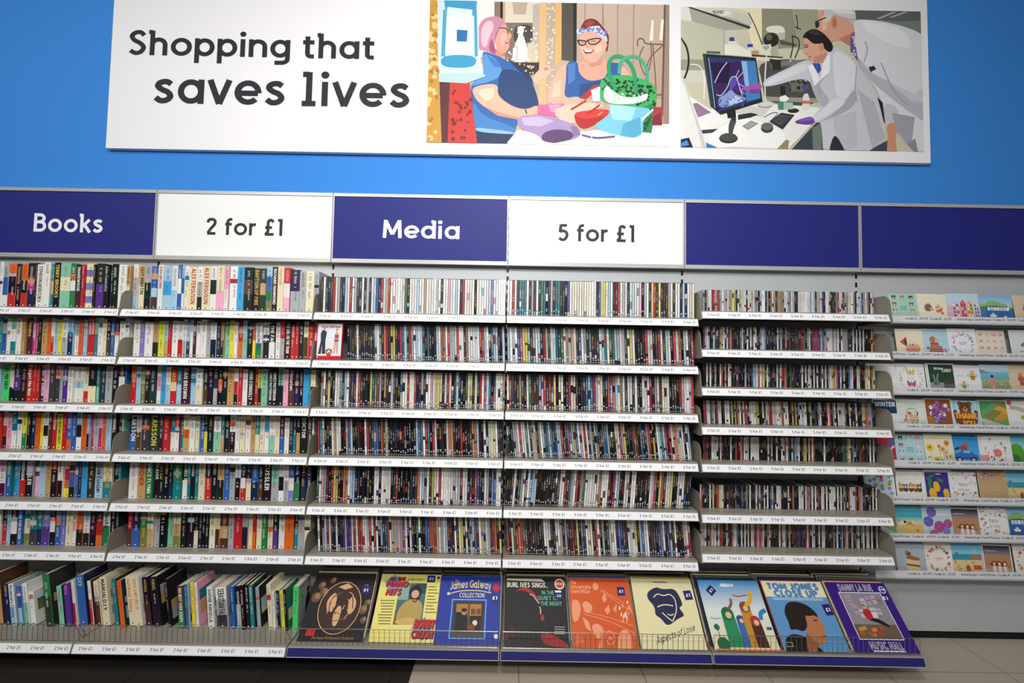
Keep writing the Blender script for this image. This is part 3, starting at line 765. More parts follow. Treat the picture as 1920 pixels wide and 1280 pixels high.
def spine_art(b, w, h, cols, rng, title=None, ink=None, m=0.0012):
    A = Art(b, (0, 0, 0), (1, 0, 0), (0, 0, 1), 1, 1); cs = [jit(c, rng, 0.06) for c in cols]; n = len(cs); lo = 0
    if n > 1:
        cuts = [h * (1 - (i + (rng.uniform(-0.18, 0.18) if i else 0)) / n) for i in range(n)] + [0.0]
        for i in range(n): A.rect(m, max(0.0005, cuts[i + 1]), w - m, cuts[i] - 0.0005, cs[i], i == 0)
    main = cols[0]; ink = HEXINK[ink] if ink else rng.choice(['F0EEE8', 'E6C850', 'F0EEE8', 'C9CDD0', 'E8A0A0'] if main in DARK else ['22242A', '22242A', 'B8222A', '24408A', '6A4A3A'])
    tw = min(w * 0.5, 0.016)
    if title:
        lim = (w - 2 * m) * 0.68; two = ' / ' in title
        ps = title.split(' / '); y0 = h * 0.96; seg = (h * 0.84) / len(ps)
        for p in ps:
            n_ = sum(glyph(c, 8)[0] + .1 for c in p); ln = min(seg * 0.97, n_ * lim * 0.95); vtext(A, p, w / 2, y0, y0 - ln, lim * 0.86, ink, 0.19, 8); y0 -= seg
    else:
        if rng.random() < 0.30:                                  # a picture block
            y = rng.uniform(0.45, 0.85) * h; A.rect(m, y, w - m, y + h * rng.uniform(0.06, 0.14), jit(rng.choice('kseunlrtoc'), rng))
        y = h * rng.uniform(0.9, 0.97); L1 = h * rng.uniform(0.2, 0.42)
        greek(A, w / 2, y, y - L1, tw, ink, rng, 0.9)
        greek(A, w / 2 + rng.uniform(-.1, .1) * w, y - L1 - h * 0.05, y - L1 - h * rng.uniform(0.2, 0.36), tw * rng.uniform(0.5, 0.9), rng.choice([ink, 'F0EEE8' if cols[-1] in DARK else '33343A']), rng, 0.9)
    low = cols[-1] in DARK
    A.circ(w / 2, h * 0.055, min(w * 0.2, 0.0035), 'ECE8E0' if low else '3A3A3E', 6, min(w * 0.2, 0.0035))
def parse(row, sc, ox):
    out = []
    for t in row.split('|'):
        a = t.strip().split(':'); x = float(a[0]) / sc + ox; out.append((x, a[1] if len(a) > 1 else '', a[2] if len(a) > 2 else None, a[3] if len(a) > 3 else None))
    return out
SPY = -0.135
# one entry per book: left edge : colours from top to bottom : title where it can be read : ink
ROWS = [
 ('L', 0, 5.82, 0, '0:w|36:sbw|96:okr|180:nk|236:okr|305:kmn|385:k|405:w:STEPHEN KING / NEVER FLINCH:K|480:w|548:tet|590:k:TERRY BROOKS:Y|660:GcG|770:gwg|830:kv:SNAKEWOOD:W|890:r|920:cLcLcLc|1015:k|1040:kp|1135:k:John Connolly:S|1190:n|1225:k|1285:w|1380:ec:FAMOUS LIVES:K|1425:ws|1425'),
 ('R', 0, 4.571, 220, '108:wsl|180:ec:GUY MARTIN:K|235:skk|295:bblu|350:w:DAN BROWN:R|395:lBl|470:wl|520:bwb|555:lbw|580:wc|620:c:ALEX FERGUSON:R|690:wsk|735:c:ALEX FERGUSON:R|800:wkw|855:cP|920:Pw|960:w|1030:B|1090:kuk|1165:Dk:BAPTISM OF FIRE:G|1225:DeD|1280:lbgq|1330:k:RICHARD HAMMOND:W|1375:c:Hannah:G|1430:rwP|1485:ns|1565:s|1620:c|1690:s|1745:k|1800'),
 ('L', 1, 5.82, 0, '0:t|36:sb|85:w|125:Gwt|185:w:unsticky:R|240:e|280:v:Dreams:Y|345:Pm|375:m|420:k|465:e|525:o|565:wr|600:l|640:y|685:ws|745:ln|805:sw|865:o|915:l|955:r:ROB RINDER:W|998:r:ROB RINDER:W|1040:Gt|1080:w|1130:c|1170:ku|1215:b|1260:kww|1310:w|1370:w|1420:u|1465'),
 ('R', 1, 4.571, 220, '145:w|200:L|240:w|310:ek|360:Y|408:le|440:r|475:w|525:wr|570:ws|598:ln|630:w:SANCTUARY:K|655:v|682:w:whatif?:B|720:w|770:s|805:wk|855:n|892:ek|918:G|968:y|1005:w|1035:ro|1080:lG|1115:k|1165:oy|1192:wg:Football / MAD:B|1245:wk|1305:kw:THE FARM:W|1360:w|1400:rs|1440:k:THE GIRL ON THE TRAIN:W|1492:r|1530:r|1560:k|1602:cu|1642:r|1688:P|1735'),
 ('L', 2, 5.82, 0, '-20:l|15:A:JO NESBO:K|88:cck|158:kpk|235:k|300:r:Forget Me Not:W|368:r|405:r|437:n:BY WAY OF SORROW:W|488:P|545:d|605:Pdd|660:s|693:p|745:w|805:wlw|905:ccr|970:kc|1060:tG|1095:n|1150:s|1232:k|1300:kwk|1370:b|1430'),
 ('R', 2, 4.571, 200, '215:or|260:l|300:q|335:k|375:D|425:wPw|470:B|512:wl|553:rcr:LARSSON:Y|605:tl|650:v:DAN BROWN:W|712:l|770:wc|825:ku|868:k|920:ns|958:kok|998:k|1040:eee|1095:wrk|1133:r|1170:w|1213:k:JOHN CONNOLLY:W|1268:r|1300:Yk:GUY MARTIN:K|1335:G|1382:k:JAMES PATTERSON:W|1422:k:JAMES PATTERSON:W|1468:Gk:Clarkson:K|1518:P|1562:ku:Historian:W|1615:n|1655:k|1688:B|1738:t|1752:ck|1812'),
 ('L', 3, 5.82, 0, '-30:r|30:crk|80:P|135:tw|195:w|248:Yg|300:k|340:n|392:o|440:y|478:wkw|535:u|573:r:Ben Elton:W|628:Y:THE HUNTING PARTY:K|688:r|735:Lbo|788:b|842:lkw|900:o|955:lk|985:mr|1030:s|1085:Pm|1125:o|1163:l|1225:k:CORNWELL:W|1280:v|1333:G|1370:n|1412'),
 ('R', 3, 4.571, 200, '192:nb:LARSSON:W|258:su|305:d|373:D:LARSSON:Y|455:dv|492:r|540:tw|590:rw|630:t|662:coe|718:w|762:c|795:b|840:ky|872:k|922:wG|985:te|1015:k|1060:wk|1110:w|1145:c|1188:w|1235:e|1278:tc|1318:c|1358:Bw|1398:wG|1448:c|1488:vb|1528:w|1570:n|1602:nt|1630:ke|1665:k:DOCTOR:W|1722:d|1765:wr|1815'),
 ('L', 4, 6, 0, '0:Pwv|72:tb|140:tt|185:B|230:kr:GRISHAM:W|300:sk:CUSSLER:W|383:vP|448:l:Hill:B|520:e|580:rkk|655:wk:Reichs:K|715:wroy|785:ebk|855:b|888:n|925:B|992:D|1078:sl:Clive Cussler:K|1168:ct:ARCHER:G|1268:k|1335:tl|1400:w|1462'),
 ('R', 4, 4.571, 190, '243:w|318:e:ARCHER:R|386:g:VINCE FLYNN:W|445:k:DEAVER:W|495:k|540:k|585:kn|620:gt|690:kw:CHRIS RYAN:W|742:t|770:k:ARCHER:W|808:t|838:c|892:kr|945:k|1000:ek|1058:b|1105:s|1152:wk|1200:kwr|1245:kc|1292:bn|1350:ku|1390:k:CUSSLER:W|1462:Gs|1525:wkw|1570:ws|1610:bwL|1658:kg|1708:kn|1755:nn|1800:ko:THE BA:O|1845'),
 ('L', 5, 6, 0, '-40:w|20:kr|85:l|130:kwk|205:b:BLOOD FOR BLOOD:W|262:wcq|345:td|420:tn|488:Lp|570:kwk|632:Lb|700:bL|748:c|825:wPw|868:ok|945:lwk|1020:kvk|1090:uro|1165:wg:Reichs:K|1245:k|1310:n|1370:k|1440'),
 ('R', 5, 4.571, 190, '232:ru|270:nb|338:gq|398:ce|450:s|505:k|562:G|622:ceq|685:k|735:k|800:kc|840:kn|870:k|898:k|928:ccw|982:cu|1022:ueu|1095:s|1142:r|1212:sk|1262:c|1300:ro|1332:c|1380:g|1425:c|1472:kp|1518:w|1575:o|1655:kt|1690:s|1745:c|1800'),
]
HEXINK['O'] = 'E0802A'
BAYNAME = {'L': 'of the bay under the Books sign', 'R': 'of the bay under the two for £1 sign'}
for side, k, sc, ox, data in ROWS:
    P = parse(data, sc, ox); zd = ROWZ[k] + 0.0432; n = len(P) - 1
    yp = 640 - (zd + 0.1 - 1.46) * 357
    for i in range(n):
        rng = random.Random(k * 1000 + i * 7 + (500 if side == 'R' else 0))
        x0 = at(P[i][0], yp, SPY).x; x1 = at(P[i + 1][0], yp, SPY).x
        lo, hi = (-3.2, -2.006) if side == 'L' else (-1.998, -1.0055)
        x0 = max(x0, lo); x1 = min(x1, hi); w = x1 - x0 - 0.0008
        if w < 0.006: continue
        cols = P[i][1]; hard = k == 0
        h = rng.uniform(0.232, 0.245) if hard else rng.uniform(0.182, 0.2)
        if hard and side == 'R' and i >= n - 5: h = (0.228, 0.222, 0.222, 0.222, 0.222)[i - n + 5]
        d = rng.uniform(0.15, 0.158) if hard else rng.uniform(0.126, 0.132)
        yo = 0 if rng.random() < 0.75 else rng.uniform(0, 0.012)
        b = book_body(w, h, d, jit(cols[0], rng, 0.04)); spine_art(b, w, h, cols, rng, P[i][2], P[i][3])
        o = b.build('hardback' if hard else 'paperback', M['paper'], None, (x0 + 0.0004, SPY + yo, zd))
        pos = n - i if side == 'L' else i + 1; end = 'right' if side == 'L' else 'left'
        cn = NAMES[cols[0]] + (' and ' + NAMES[cols[1]] if len(cols) > 1 and cols[1] != cols[0] and ' ' not in NAMES[cols[0]] + NAMES[cols[1]] else '')
        tag(o, '%s %s, %s from the %s, %s shelf %s' % (cn, 'hardback' if hard else 'paperback', nth(pos), end, ORD[k], 'under the Books sign' if side == 'L' else 'right of the Books bay'),
            'hardback' if hard else 'paperback', ('hardbacks on the top book shelf ' if hard else 'paperbacks on the %s book shelf ' % ORD[k]) + BAYNAME[side])

# tall books on the two base shelves: x of the spine's foot, its width, its height in metres, lean, colours, cover colour, title, ink
BASE = [(-2.750, .026, .20, 'r', 'r', None, None), (-2.722, .024, .205, 'kt', 'k', None, None), (-2.684, .03, .205, 'w', 'c', None, None), (-2.618, .016, .20, 'n', 'n', None, None), (-2.598, .012, .2, 'e', 'c', None, None), (-2.583, .018, .2, 'k', 'd', None, None),
 (-2.555, .027, .21, 'P', 'P', None, None), (-2.512, .032, .25, 'e', 'u', None, None), (-2.466, .028, .2, 'n', 'n', None, None), (-2.428, .026, .205, 'wl', 's', 'Rosemary Conley', 'B'), (-2.398, .022, .19, 'bl', 'l', None, None), (-2.364, .022, .205, 'wG', 'w', None, None), (-2.336, .024, .165, 'w', 'w', None, None),
 (-2.252, .034, .255, 'gD', 'D', None, None), (-2.186, .024, .2, 'G', 'D', None, None), (-2.154, .026, .21, 'p', 'p', 'Bible', 'P'), (-2.124, .014, .22, 'wr', 'w', None, None), (-2.102, .040, .245, 'b', 'n', 'DIY', 'S'), (-2.046, .016, .22, 'wr', 'u', None, None), (-2.012, .024, .22, 'cu', 'c', None, None),
 (-1.980, .036, .24, 'c', 'c', 'MANUAL / D.I.Y.', 'K'), (-1.926, .02, .23, 't', 'u', None, None), (-1.884, .022, .23, 'o', 'D', None, None), (-1.852, .033, .245, 'c', 'w', 'outdoor living', 'O'), (-1.816, .033, .245, 'c', 'w', 'you can do it', 'O'), (-1.772, .03, .24, 'kv', 'k', None, None), (-1.73, .04, .245, 'k', 'k', None, None), (-1.655, .014, .235, 'k', 'k', None, None),
 (-1.600, .03, .205, 'ug', 'g', '100 BEST EVER SOUPS', 'W'), (-1.562, .014, .215, 'b', 'l', None, None), (-1.542, .018, .22, 'y', 'q', None, None), (-1.520, .014, .22, 'w', 'P', None, None), (-1.456, .03, .2, 'w', 'w', 'SOPHIE KINSELLA', 'K'), (-1.412, .055, .2, 'wsd', 's', 'SEBASTIAN FAULKS', 'K'), (-1.338, .018, .205, 'b', 'b', None, None), (-1.316, .026, .205, 'ks', 's', None, None),
 (-1.285, .018, .215, 'k', 'k', None, None), (-1.265, .018, .215, 'k', 'k', None, None), (-1.244, .02, .215, 't', 'D', None, None), (-1.216, .018, .2, 's', 'k', None, None), (-1.154, .022, .22, 'c', 'c', None, None), (-1.130, .012, .185, 'w', 'w', None, None), (-1.114, .014, .185, 'k', 'w', None, None), (-1.090, .018, .19, 'Y', 'D', None, None), (-1.068, .014, .2, 'k', 'g', None, None), (-1.034, .028, .215, 'A', 's', None, None)]
DZ = BZB + 0.0412; prev = None
for i, (x, w, h, cols, cov, ti, ink) in enumerate(BASE):
    rng = random.Random(900 + i); lean = math.radians(-9 if x < -1.6 else -6); last = i == len(BASE) - 1
    if last: lean = math.radians(-1)
    d = 0.14 if w < 0.06 else 0.1
    e = empty('large_book', (x + 0.1 * 0, -0.235 if last else -0.225 + rng.uniform(-0.01, 0.01), DZ), (0, lean, 0)); tag(e, '%s book, %s from the records along the base shelf' % (NAMES[cols[0]] + (' and ' + NAMES[cov] if cov != cols[0] else ''), nth(len(BASE) - i)), 'book', 'tall books on the base shelves')
    w2 = w - 0.001; t = 0.0018; b = MB(); c0 = jit(cols[0], rng, .04); c1 = jit(cov, rng, .06)
    b.box(0, 0, 0, w2, 0.003, h, c0, ch=0.0012); b.box(0, 0.003, 0, t, d, h, c1); b.box(w2 - t, 0.003, 0, w2, d, h, c1)
    spine_art(b, w2, h, cols, rng, ti, ink)
    A = Art(b, (w2, 0.003, 0), (0, 1, 0), (0, 0, 1), d - 0.003, h)              # front cover, seen on the right side
    if last:
        text(A, '5', 0.16, 0.52, 0.42, 0.30, '2FC24A', 0.2, 16); text(A, 'JAMIE OLIVER', 0.1, 0.89, 0.95, 0.06, '22242A', 0.16, 8)
        A.poly([(0.55, 0.05), (0.98, 0.05), (0.98, 0.5), (0.9, 0.62), (0.7, 0.62), (0.58, 0.5)], '26272B'); A.circ(0.79, 0.68, 0.11, '8A6250', 12); A.circ(0.79, 0.73, 0.12, '2A201A', 12, 0.05)
        text(A, 'Quick & Easy Food', 0.06, 0.08, 0.5, 0.04, '22242A', 0.16, 6)
    else:
        for _ in range(2):
            y = rng.uniform(0.1, 0.6); A.rect(0.1, y, 0.95, y + rng.uniform(0.1, 0.3), jit(rng.choice('ucsdekqtl'), rng))
        greek(A, 0.5, 0.95, 0.75, 0.5, rng.choice(['EFEDE6', '22242A']), rng, 0.9)
    b.build('cover', M['paper'], e)
    b = MB(); b.box(t, 0.003, 0.002, w2 - t, d - 0.002, h - 0.002, 'D8CDB4'); b.build('page_block', M['paper'], e)

# ---------------------------------------------------------------- DVDs and CDs: the biggest 300 of each stand alone, the rest are one mass
DVD = [
 ('dwdndrwsdnlwrwsddwdsdwlbnrlerwwwwwwgdwwwlwwewwwwswdwwPwwlwdrwwwwkwwwwwlLwwwww', 'wwrwdtttwdsdwdttkdsdttddkbwcwcwcwcwwwdbyywlwdurwswdwlwwPkswdyrdydduscdwwnlnwwc', 0, 0),
 ('kdddwdddddddlwsdordyydnrblgrswlwltktnkdlwoewrslcrwwdewwwlwrmlwntlwnkl', 'lwswbmyyldswlnrsdwltdgwesecdbwsdtdddwltwgglswsdwywndkdrwwkdrwdlwkrwoklwdr', 2.5, 2.5),
 ('swdykdwwsdlwdpnwrdknkytgrskeudsdukswwrwwrndsdwwPwyywdwrwkdlndktwydcdrwrlbkdwwwe', 'wrdddedvwgdudsPrdrdykcwkkrwcdkdntlbrswwduobolwewdwwdwdkwwwrvswdcwckudkrPwwPr', 0, 1.5),
 ('rtwkdnwewwkneblkkdkkwrddtbnodeknkdkkkkkkknlbtwrtkrwkkdkwoeukkrkkkdeolnkwklycwdd', 'dkksswrwwtwdsekewldtltpblsrkdrblybwswrwnsdlekktbskkkcwrsyknkdoukbkksrkykwltlrnrweoscwkwl', 3, 6),
 ('gwPsukryyukoewllnnkkkdkkwwkwcwwkdrkkkkknnuowlswdycwrwwwwwswlrwwndkmbnkwskLbwwk', 'kknwkdswkwbllkkkkkkkkudwwrdtswrketwwwwwwewwwukmwlkkwwkwwkkkkdkwPrkyokwwykkwwwdkn', 0, -4),
 ('wkslrwunwknpsppwrwrrwwsrwrwkldbowsesPsmwkwpkgwkkbboorewswlnpkckwykwkslbuwyswsdroky', 'rkcgrorgdkukdkkdwwwnnwwsusddrkykbdwwckrwkskulwwnbbdnwlwyklbwwdddkbLwnbldwkkkPwr', 3.5, 4.5)]
DTI = {(2, 0, 3): ('INJUSTICE', 'E6C850'), (2, 0, 8): ('BLACK SWAN', '17171B'), (3, 0, 2): ('BOURNE', '17171B'), (3, 0, 20): ('VALKYRIE', 'B8222A'), (4, 1, 8): ('TITANIC', 'D0D0D0'), (4, 1, 10): ('AVATAR', 'F0F0F0'), (0, 1, 64): ('2 FAST', 'F0F0F0'), (2, 0, 77): ('BLACK SWAN', '17171B'), (2, 1, 42): ('AFTERMATH', 'F0F0F0'), (4, 1, 3): ('DUMMY', 'F0F0F0')}
del DTI[(0, 1, 64)], DTI[(4, 1, 3)]
CD = ['sdswwrrsrrswsswsyyydwylcwdcwswssklwwbskewedeeeewwlswsddwwwwwwwswldsewpnwcsdddsrwsdsecwwsdwwsbscsnwP', 'pPwlnuwbddyswdldoudkdktwdkwkwkwwkdlwlbdddkukwdsddoktndddddrrtkswdmmmprlbsswwwswswkwsssdddckwkwnwkkkkyr', 'kkwkwkkskkwrkekwwkdkrpkkkskpkbllwrwyykwtkkdkwdwrroukgndknkdwkwdwwkwkwkdwkwkswyyPmnlkwkkblwkkwwdkkyywryw',
 'rrwwteldrwwkuwwwnykyuewkwrrkwwwwyykkwkwwrrwPwwwyrwwwkkyuyklwlwwkkykkbkswkkkrwrkswkwwwwskkwkkkwkkpyyrolsdk', 'rrrkkwwwwkPkkkkkwkkrnkorwwlkwwwwwkkkkkwkPkkwkkwwrwtkwbllwkkyykwrwokkkkkwkkkkkkkkkkgtgywnskbkouukdkwkwk',
 'wrkkkkwkykroywwkkkukukbkkkbkkskwkkkwkPpkwkwkbwkkwwwkkkkwkkokkkwwwkwoebwkwkrkwwkwkwwwwkwkwksukrwwwokrolnnkkkkwkw', 'swlwksrwswkwrrkkwukrPwlnkwkwkwkwwroPmowkkewknkkkwrwwgkykruubbnpkrwrkwwkkwkwwkkkuuskwkblkowukwuuswkswkwckwkkw']
def mute(c, k, rng):                     # printed inlays: each its own depth of colour
    c = C(c); g = 0.3 * c[0] + 0.5 * c[1] + 0.2 * c[2]; f = rng.uniform(*k); return tuple((x * 0.75 + g * 0.25) * f for x in c[:3]) + (1.0,)
def media(b, c, w, h, d, rng, case, title=None, rating=True, over=False):
    """one plastic case with its printed spine; case: colour of the plastic"""
    b.box(0, 0, 0, w, d, h, case); A = Art(b, (0, 0, 0), (1, 0, 0), (0, 0, 1), 1, 1); m = w * 0.08
    base = mute(jit(c, rng, 0.12), (0.85, 1) if over else ((0.75, 1) if c in 'wcslP' else (0.5, 1)), rng); A.rect(m, h * 0.012, w - m, h * 0.988, base)
    if rng.random() < (0.25 if over else 0.5):
        y = rng.uniform(0.1, 0.9); A.rect(m, h * max(0.012, y - rng.uniform(.05, .25)), w - m, h * y, mute(jit(rng.choice('dwksknruekbd' if not over else 'wwwslP'), rng), (0.45, 0.9), rng))
    dark = c in DARK
    ink = rng.choice(['EDEBE6', 'EDEBE6', 'C8CCD0', 'E6C850', 'D05050']) if dark else rng.choice(['2A2B30', '2A2B30', '5A5C62', 'A8303A', '3A5A9A'])
    if over and not dark: ink = rng.choice(['9AA0A8', 'B4B8BE', 'A8ACB4', 'C0A8A8'])  # over: top-row print paled, overexposure by bright light put into the colour
    if title: vtext(A, title[0], w / 2, h * 0.72, h * 0.24, w * 0.62, title[1], 0.2, 6)
    else:
        y = rng.uniform(0.6, 0.93); greek(A, w / 2, h * y, h * (y - rng.uniform(0.2, 0.45)), w * rng.uniform(0.35, 0.6), ink, rng, 0.85)
    if rating:
        y = h * rng.uniform(0.09, 0.2); r = w * 0.32
        A.circ(w / 2, y, r, 'E8B4A8' if rng.random() < .7 else '8FC0E0', 8, r); A.circ(w / 2, y, r * 0.5, 'F4F0EC', 6, r * 0.5)
        if rng.random() < 0.6: A.circ(w / 2, y - r * 2.4, r * 0.9, '7FB2DA' if dark else '5A5C62', 6, r * 0.9, False)
        A.rect(w * 0.25, h * 0.03, w * 0.75, h * 0.045, 'D8D6D2' if dark else '4A4A50', False)
    else:
        if rng.random() < 0.25: A.circ(w / 2, h * (0.93 if rng.random() < .5 else 0.06), w * 0.3, rng.choice(['D83A44', 'E8E6E2', '3A9A5A']), 6, w * 0.3)
specs = []
DY, CY = -0.155, -0.108
for k, (L, R, la, ra) in enumerate(DVD):
    for side, data, lean, xa, xb in (('l', L, la, 603, 948.5), ('r', R, ra, 950, 1302)):
        zd = ROWZ[k] + 0.0433; yp = 640 - (zd + 0.1 - 1.46) * 357
        if side == 'l' and k == 1: xa = 651
        if k >= 3: xa -= (8 if side == 'l' else 2); xb -= 4
        x0, x1 = at(xa, yp, DY).x, at(xb, yp, DY).x
        if side == 'l': x1 = min(x1, -0.001); x0 = max(x0, -0.998)
        else: x0 = max(x0, 0.002)
        n = len(data); sp = (x1 - x0 - (abs(math.sin(math.radians(lean))) * 0.19)) / n
        if lean > 0: x0 += math.sin(math.radians(lean)) * 0.19
        for i, c in enumerate(data):
            specs.append(('dvd', k, side, i, n, c, x0 + sp * i, zd, sp, lean))
def place(kind, x, zd, w, lean):
    a = math.radians(lean); T = Matrix.Translation((x + (w if lean < 0 else 0), DY if kind == 'dvd' else CY, zd)) @ Matrix.Rotation(-a, 4, 'Y')
    return T @ Matrix.Translation((-w, 0, 0)) if lean < 0 else T
rank = {}
cds = []
for k, data in enumerate(CD):
    zd = CDZ[k] + 0.0433; yp = 640 - (zd + 0.06 - 1.46) * 357; xb = 1645 if k < 5 else 1648
    x0, x1 = max(at(1318 - (6 if k > 4 else 0), yp, CY).x, 1.018), min(1.985, at(xb, yp, CY).x); n = len(data); lean = {3: 2.5}.get(k, 0); sp = (x1 - x0 - 0.12 * math.sin(math.radians(lean))) / n; x0 += 0.12 * math.sin(math.radians(lean))
    for i, c in enumerate(data): cds.append(('cd', k, 'm', i, n, c, x0 + sp * i, zd, sp, lean))
def area_rank(s): return -s[8] * (FOC / (CAM - Vector((s[6], DY if s[0] == 'dvd' else CY, s[7]))).length) ** 0.05
for group, allspecs, thingname, cat in (('DVDs', specs, 'dvd_case', 'DVD'), ('CDs', cds, 'cd_case', 'CD')):
    order = sorted(range(len(allspecs)), key=lambda j: (area_rank(allspecs[j]), -allspecs[j][1], j)); single = set(order[:296 if cat == 'DVD' else 298])
    mass = MB()
    for j, (kind, k, side, i, n, c, x, zd, w, lean) in enumerate(allspecs):
        rng = random.Random(j * 13 + (5 if kind == 'cd' else 1)); g = w * 0.06
        if kind == 'dvd':
            wide = 1; h, d = 0.19, 0.135; case = '17181C' if (c in DARK or rng.random() < 0.8) else 'C8CACC'; over = k < 2
            args = (c, w - g, h, d, rng, case, DTI.get((k, 0 if side == 'l' else 1, i)), k > 0 or (side == 'r' and rng.random() < .8), k == 0)
        else: h, d = 0.1235 + rng.uniform(-0.0015, 0.001), 0.138; args = (c, w - g, h, d, rng, '2A2B2E' if (c in DARK or rng.random() < .5) else 'B9BDC0', None, False)
        T = place(kind, x, zd, w - g, lean)
        if j in single:
            b = MB(); media(b, *args); o = b.build(thingname, M['gloss']); o.matrix_world = T
            if kind == 'dvd': lab = '%s-spined DVD, %s from left, %s DVD shelf, %s' % (NAMES[c], nth(i + (2 if k == 1 and side == 'l' else 1)), ORD[k], 'under the Media sign' if side == 'l' else 'right of the Media bay')
            else: lab = '%s-spined CD case, %s from the left on the %s CD shelf' % (NAMES[c], nth(i + 1), ORD[k])
            tag(o, lab, cat, '%s on the %s shelf%s' % (group, ORD[k], '' if kind == 'cd' else (' under the Media sign' if side == 'l' else ' under the five for £1 sign')))
        else: mass.T = T; media(mass, *args)
    mass.T = None
    tag(mass.build('dvd_cases' if cat == 'DVD' else 'cd_cases', M['gloss']), 'tight rows of other %s on the shelves under the %s' % (group, 'Media sign and the sign beside it' if cat == 'DVD' else 'blank navy sign'), cat, kind='stuff')
# the DVD turned face out
z = ROWZ[1] + 0.0448; e = empty('dvd_case', (-0.992, -0.178, z), (math.radians(-4), 0, math.radians(-2))); tag(e, 'red DVD turned face out showing a man, a woman and a bulldog', 'DVD')
b = MB(); b.box(0, 0, 0, 0.135, 0.0145, 0.19, 'B81E28'); b.build('case', M['gloss'], e)
b = MB(); A = Art(b, (0, 0, 0), (1, 0, 0), (0, 0, 1), 0.135, 0.19); A.rect(0.02, 0.01, 0.97, 0.99, 'E4E6EA'); A.rect(0.02, 0.01, 0.97, 0.09, 'C4242C'); text(A, 'Van Wilder', 0.18, 0.86, 0.92, 0.075, 'B8303C', 0.2, 10)
A.poly([(.08, .14), (.2, .14), (.2, .4), (.24, .14), (.36, .14), (.34, .5), (.38, .74), (.3, .8), (.2, .8), (.14, .7), (.16, .5)], '2C3440'); A.circ(.28, .85, .05, 'C89A80', 10)
A.poly([(.66, .16), (.74, .16), (.74, .4), (.8, .16), (.86, .16), (.84, .5), (.86, .7), (.76, .8), (.7, .68)], 'D8A890'); A.rect(.7, .48, .86, .55, '6A5AA8'); A.rect(.7, .58, .86, .68, 'C43A3A'); A.circ(.78, .82, .045, 'C89A60', 10)
A.circ(.5, .2, .13, 'A86A4A', 14); A.circ(.5, .2, .07, 'E8DCCC', 12); A.circ(.42, .24, .03, '2A201C', 8); A.circ(.58, .24, .03, '2A201C', 8); A.circ(.5, .18, .03, '2A201C', 8); A.circ(.5, .12, .1, 'C43A3A', 10, .03)
A.circ(.06, .05, .03, 'F0D0D0', 8); b.build('cover_sleeve', M['gloss'], e)
# ---------------------------------------------------------------- records leaning in the base shelves
SZ = 0.312
def sticker(A, x, y, w, h, txt='£1', rot=0.0):
    ca, sa = math.cos(rot), math.sin(rot)
    f = lambda a, b: (x + (a * ca - b * sa), y + (a * sa + b * ca))
    A.poly([f(a, b) for a, b in ((-w / 2, -h / 2), (w / 2, -h / 2), (w / 2, h / 2), (-w / 2, h / 2))], '241F6E')
    text(A, txt, -w * 0.27, -h * 0.16, w * 0.27, h * 0.32, 'F4F4F8', 0.2, 10, fn=f)
def script(A, s, x0, y0, x1, cap, col, rise=0.0, wt=0.13): text(A, s, x0, y0, x1, cap, col, wt, 12, slant=0.3, fn=lambda a, b: (a, b + (a - x0) * rise))
def art_dark(A, r):
    A.rect(0, 0, 1, 1, '1B1513'); 
    for x, y, s in ((.1, .62, .08), (.2, .7, .07), (.14, .8, .06), (.9, .45, .07), (.95, .55, .05), (.86, .78, .05), (.3, .88, .05), (.94, .3, .05)): A.circ(x, y, s, '6A4A34', 9); A.circ(x + .02, y + .02, s * .6, '9A704E', 9, layer=False)
    A.up(); A.line([(.52 + .33 * math.cos(t * .2618), .48 + .38 * math.sin(t * .2618)) for t in range(25)], .012, 'D8A878')
    A.circ(.52, .48, .315, '3A261C', 24, .365)
    for p in ([(.3, .6), (.4, .72), (.46, .55), (.42, .4), (.34, .42), (.3, .5)], [(.66, .66), (.76, .6), (.78, .46), (.7, .36), (.64, .45)], [(.42, .78), (.56, .84), (.66, .78), (.54, .74)], [(.44, .38), (.5, .52), (.57, .46), (.55, .22), (.48, .2)]): A.poly(p, 'D8A878')
    for i in range(16): a = r.uniform(0, 6.3); q = r.uniform(.05, .25); A.line([(.52 + q * math.cos(a), .48 + q * math.sin(a)), (.52 + q * math.cos(a + .6), .5 + q * math.sin(a + .6)), (.54 + q * math.cos(a + 1), .47 + q * math.sin(a + 1))], .012, r.choice(['1B1513', 'D8A878', '8A5A3A']))
    A.rect(.1, .07, .24, .16, 'C81E2A'); script(A, 'The Royal Philharmonic Orchestra', .2, .03, .86, .04, 'B08A5A'); sticker(A, .88, .74, .13, .13)
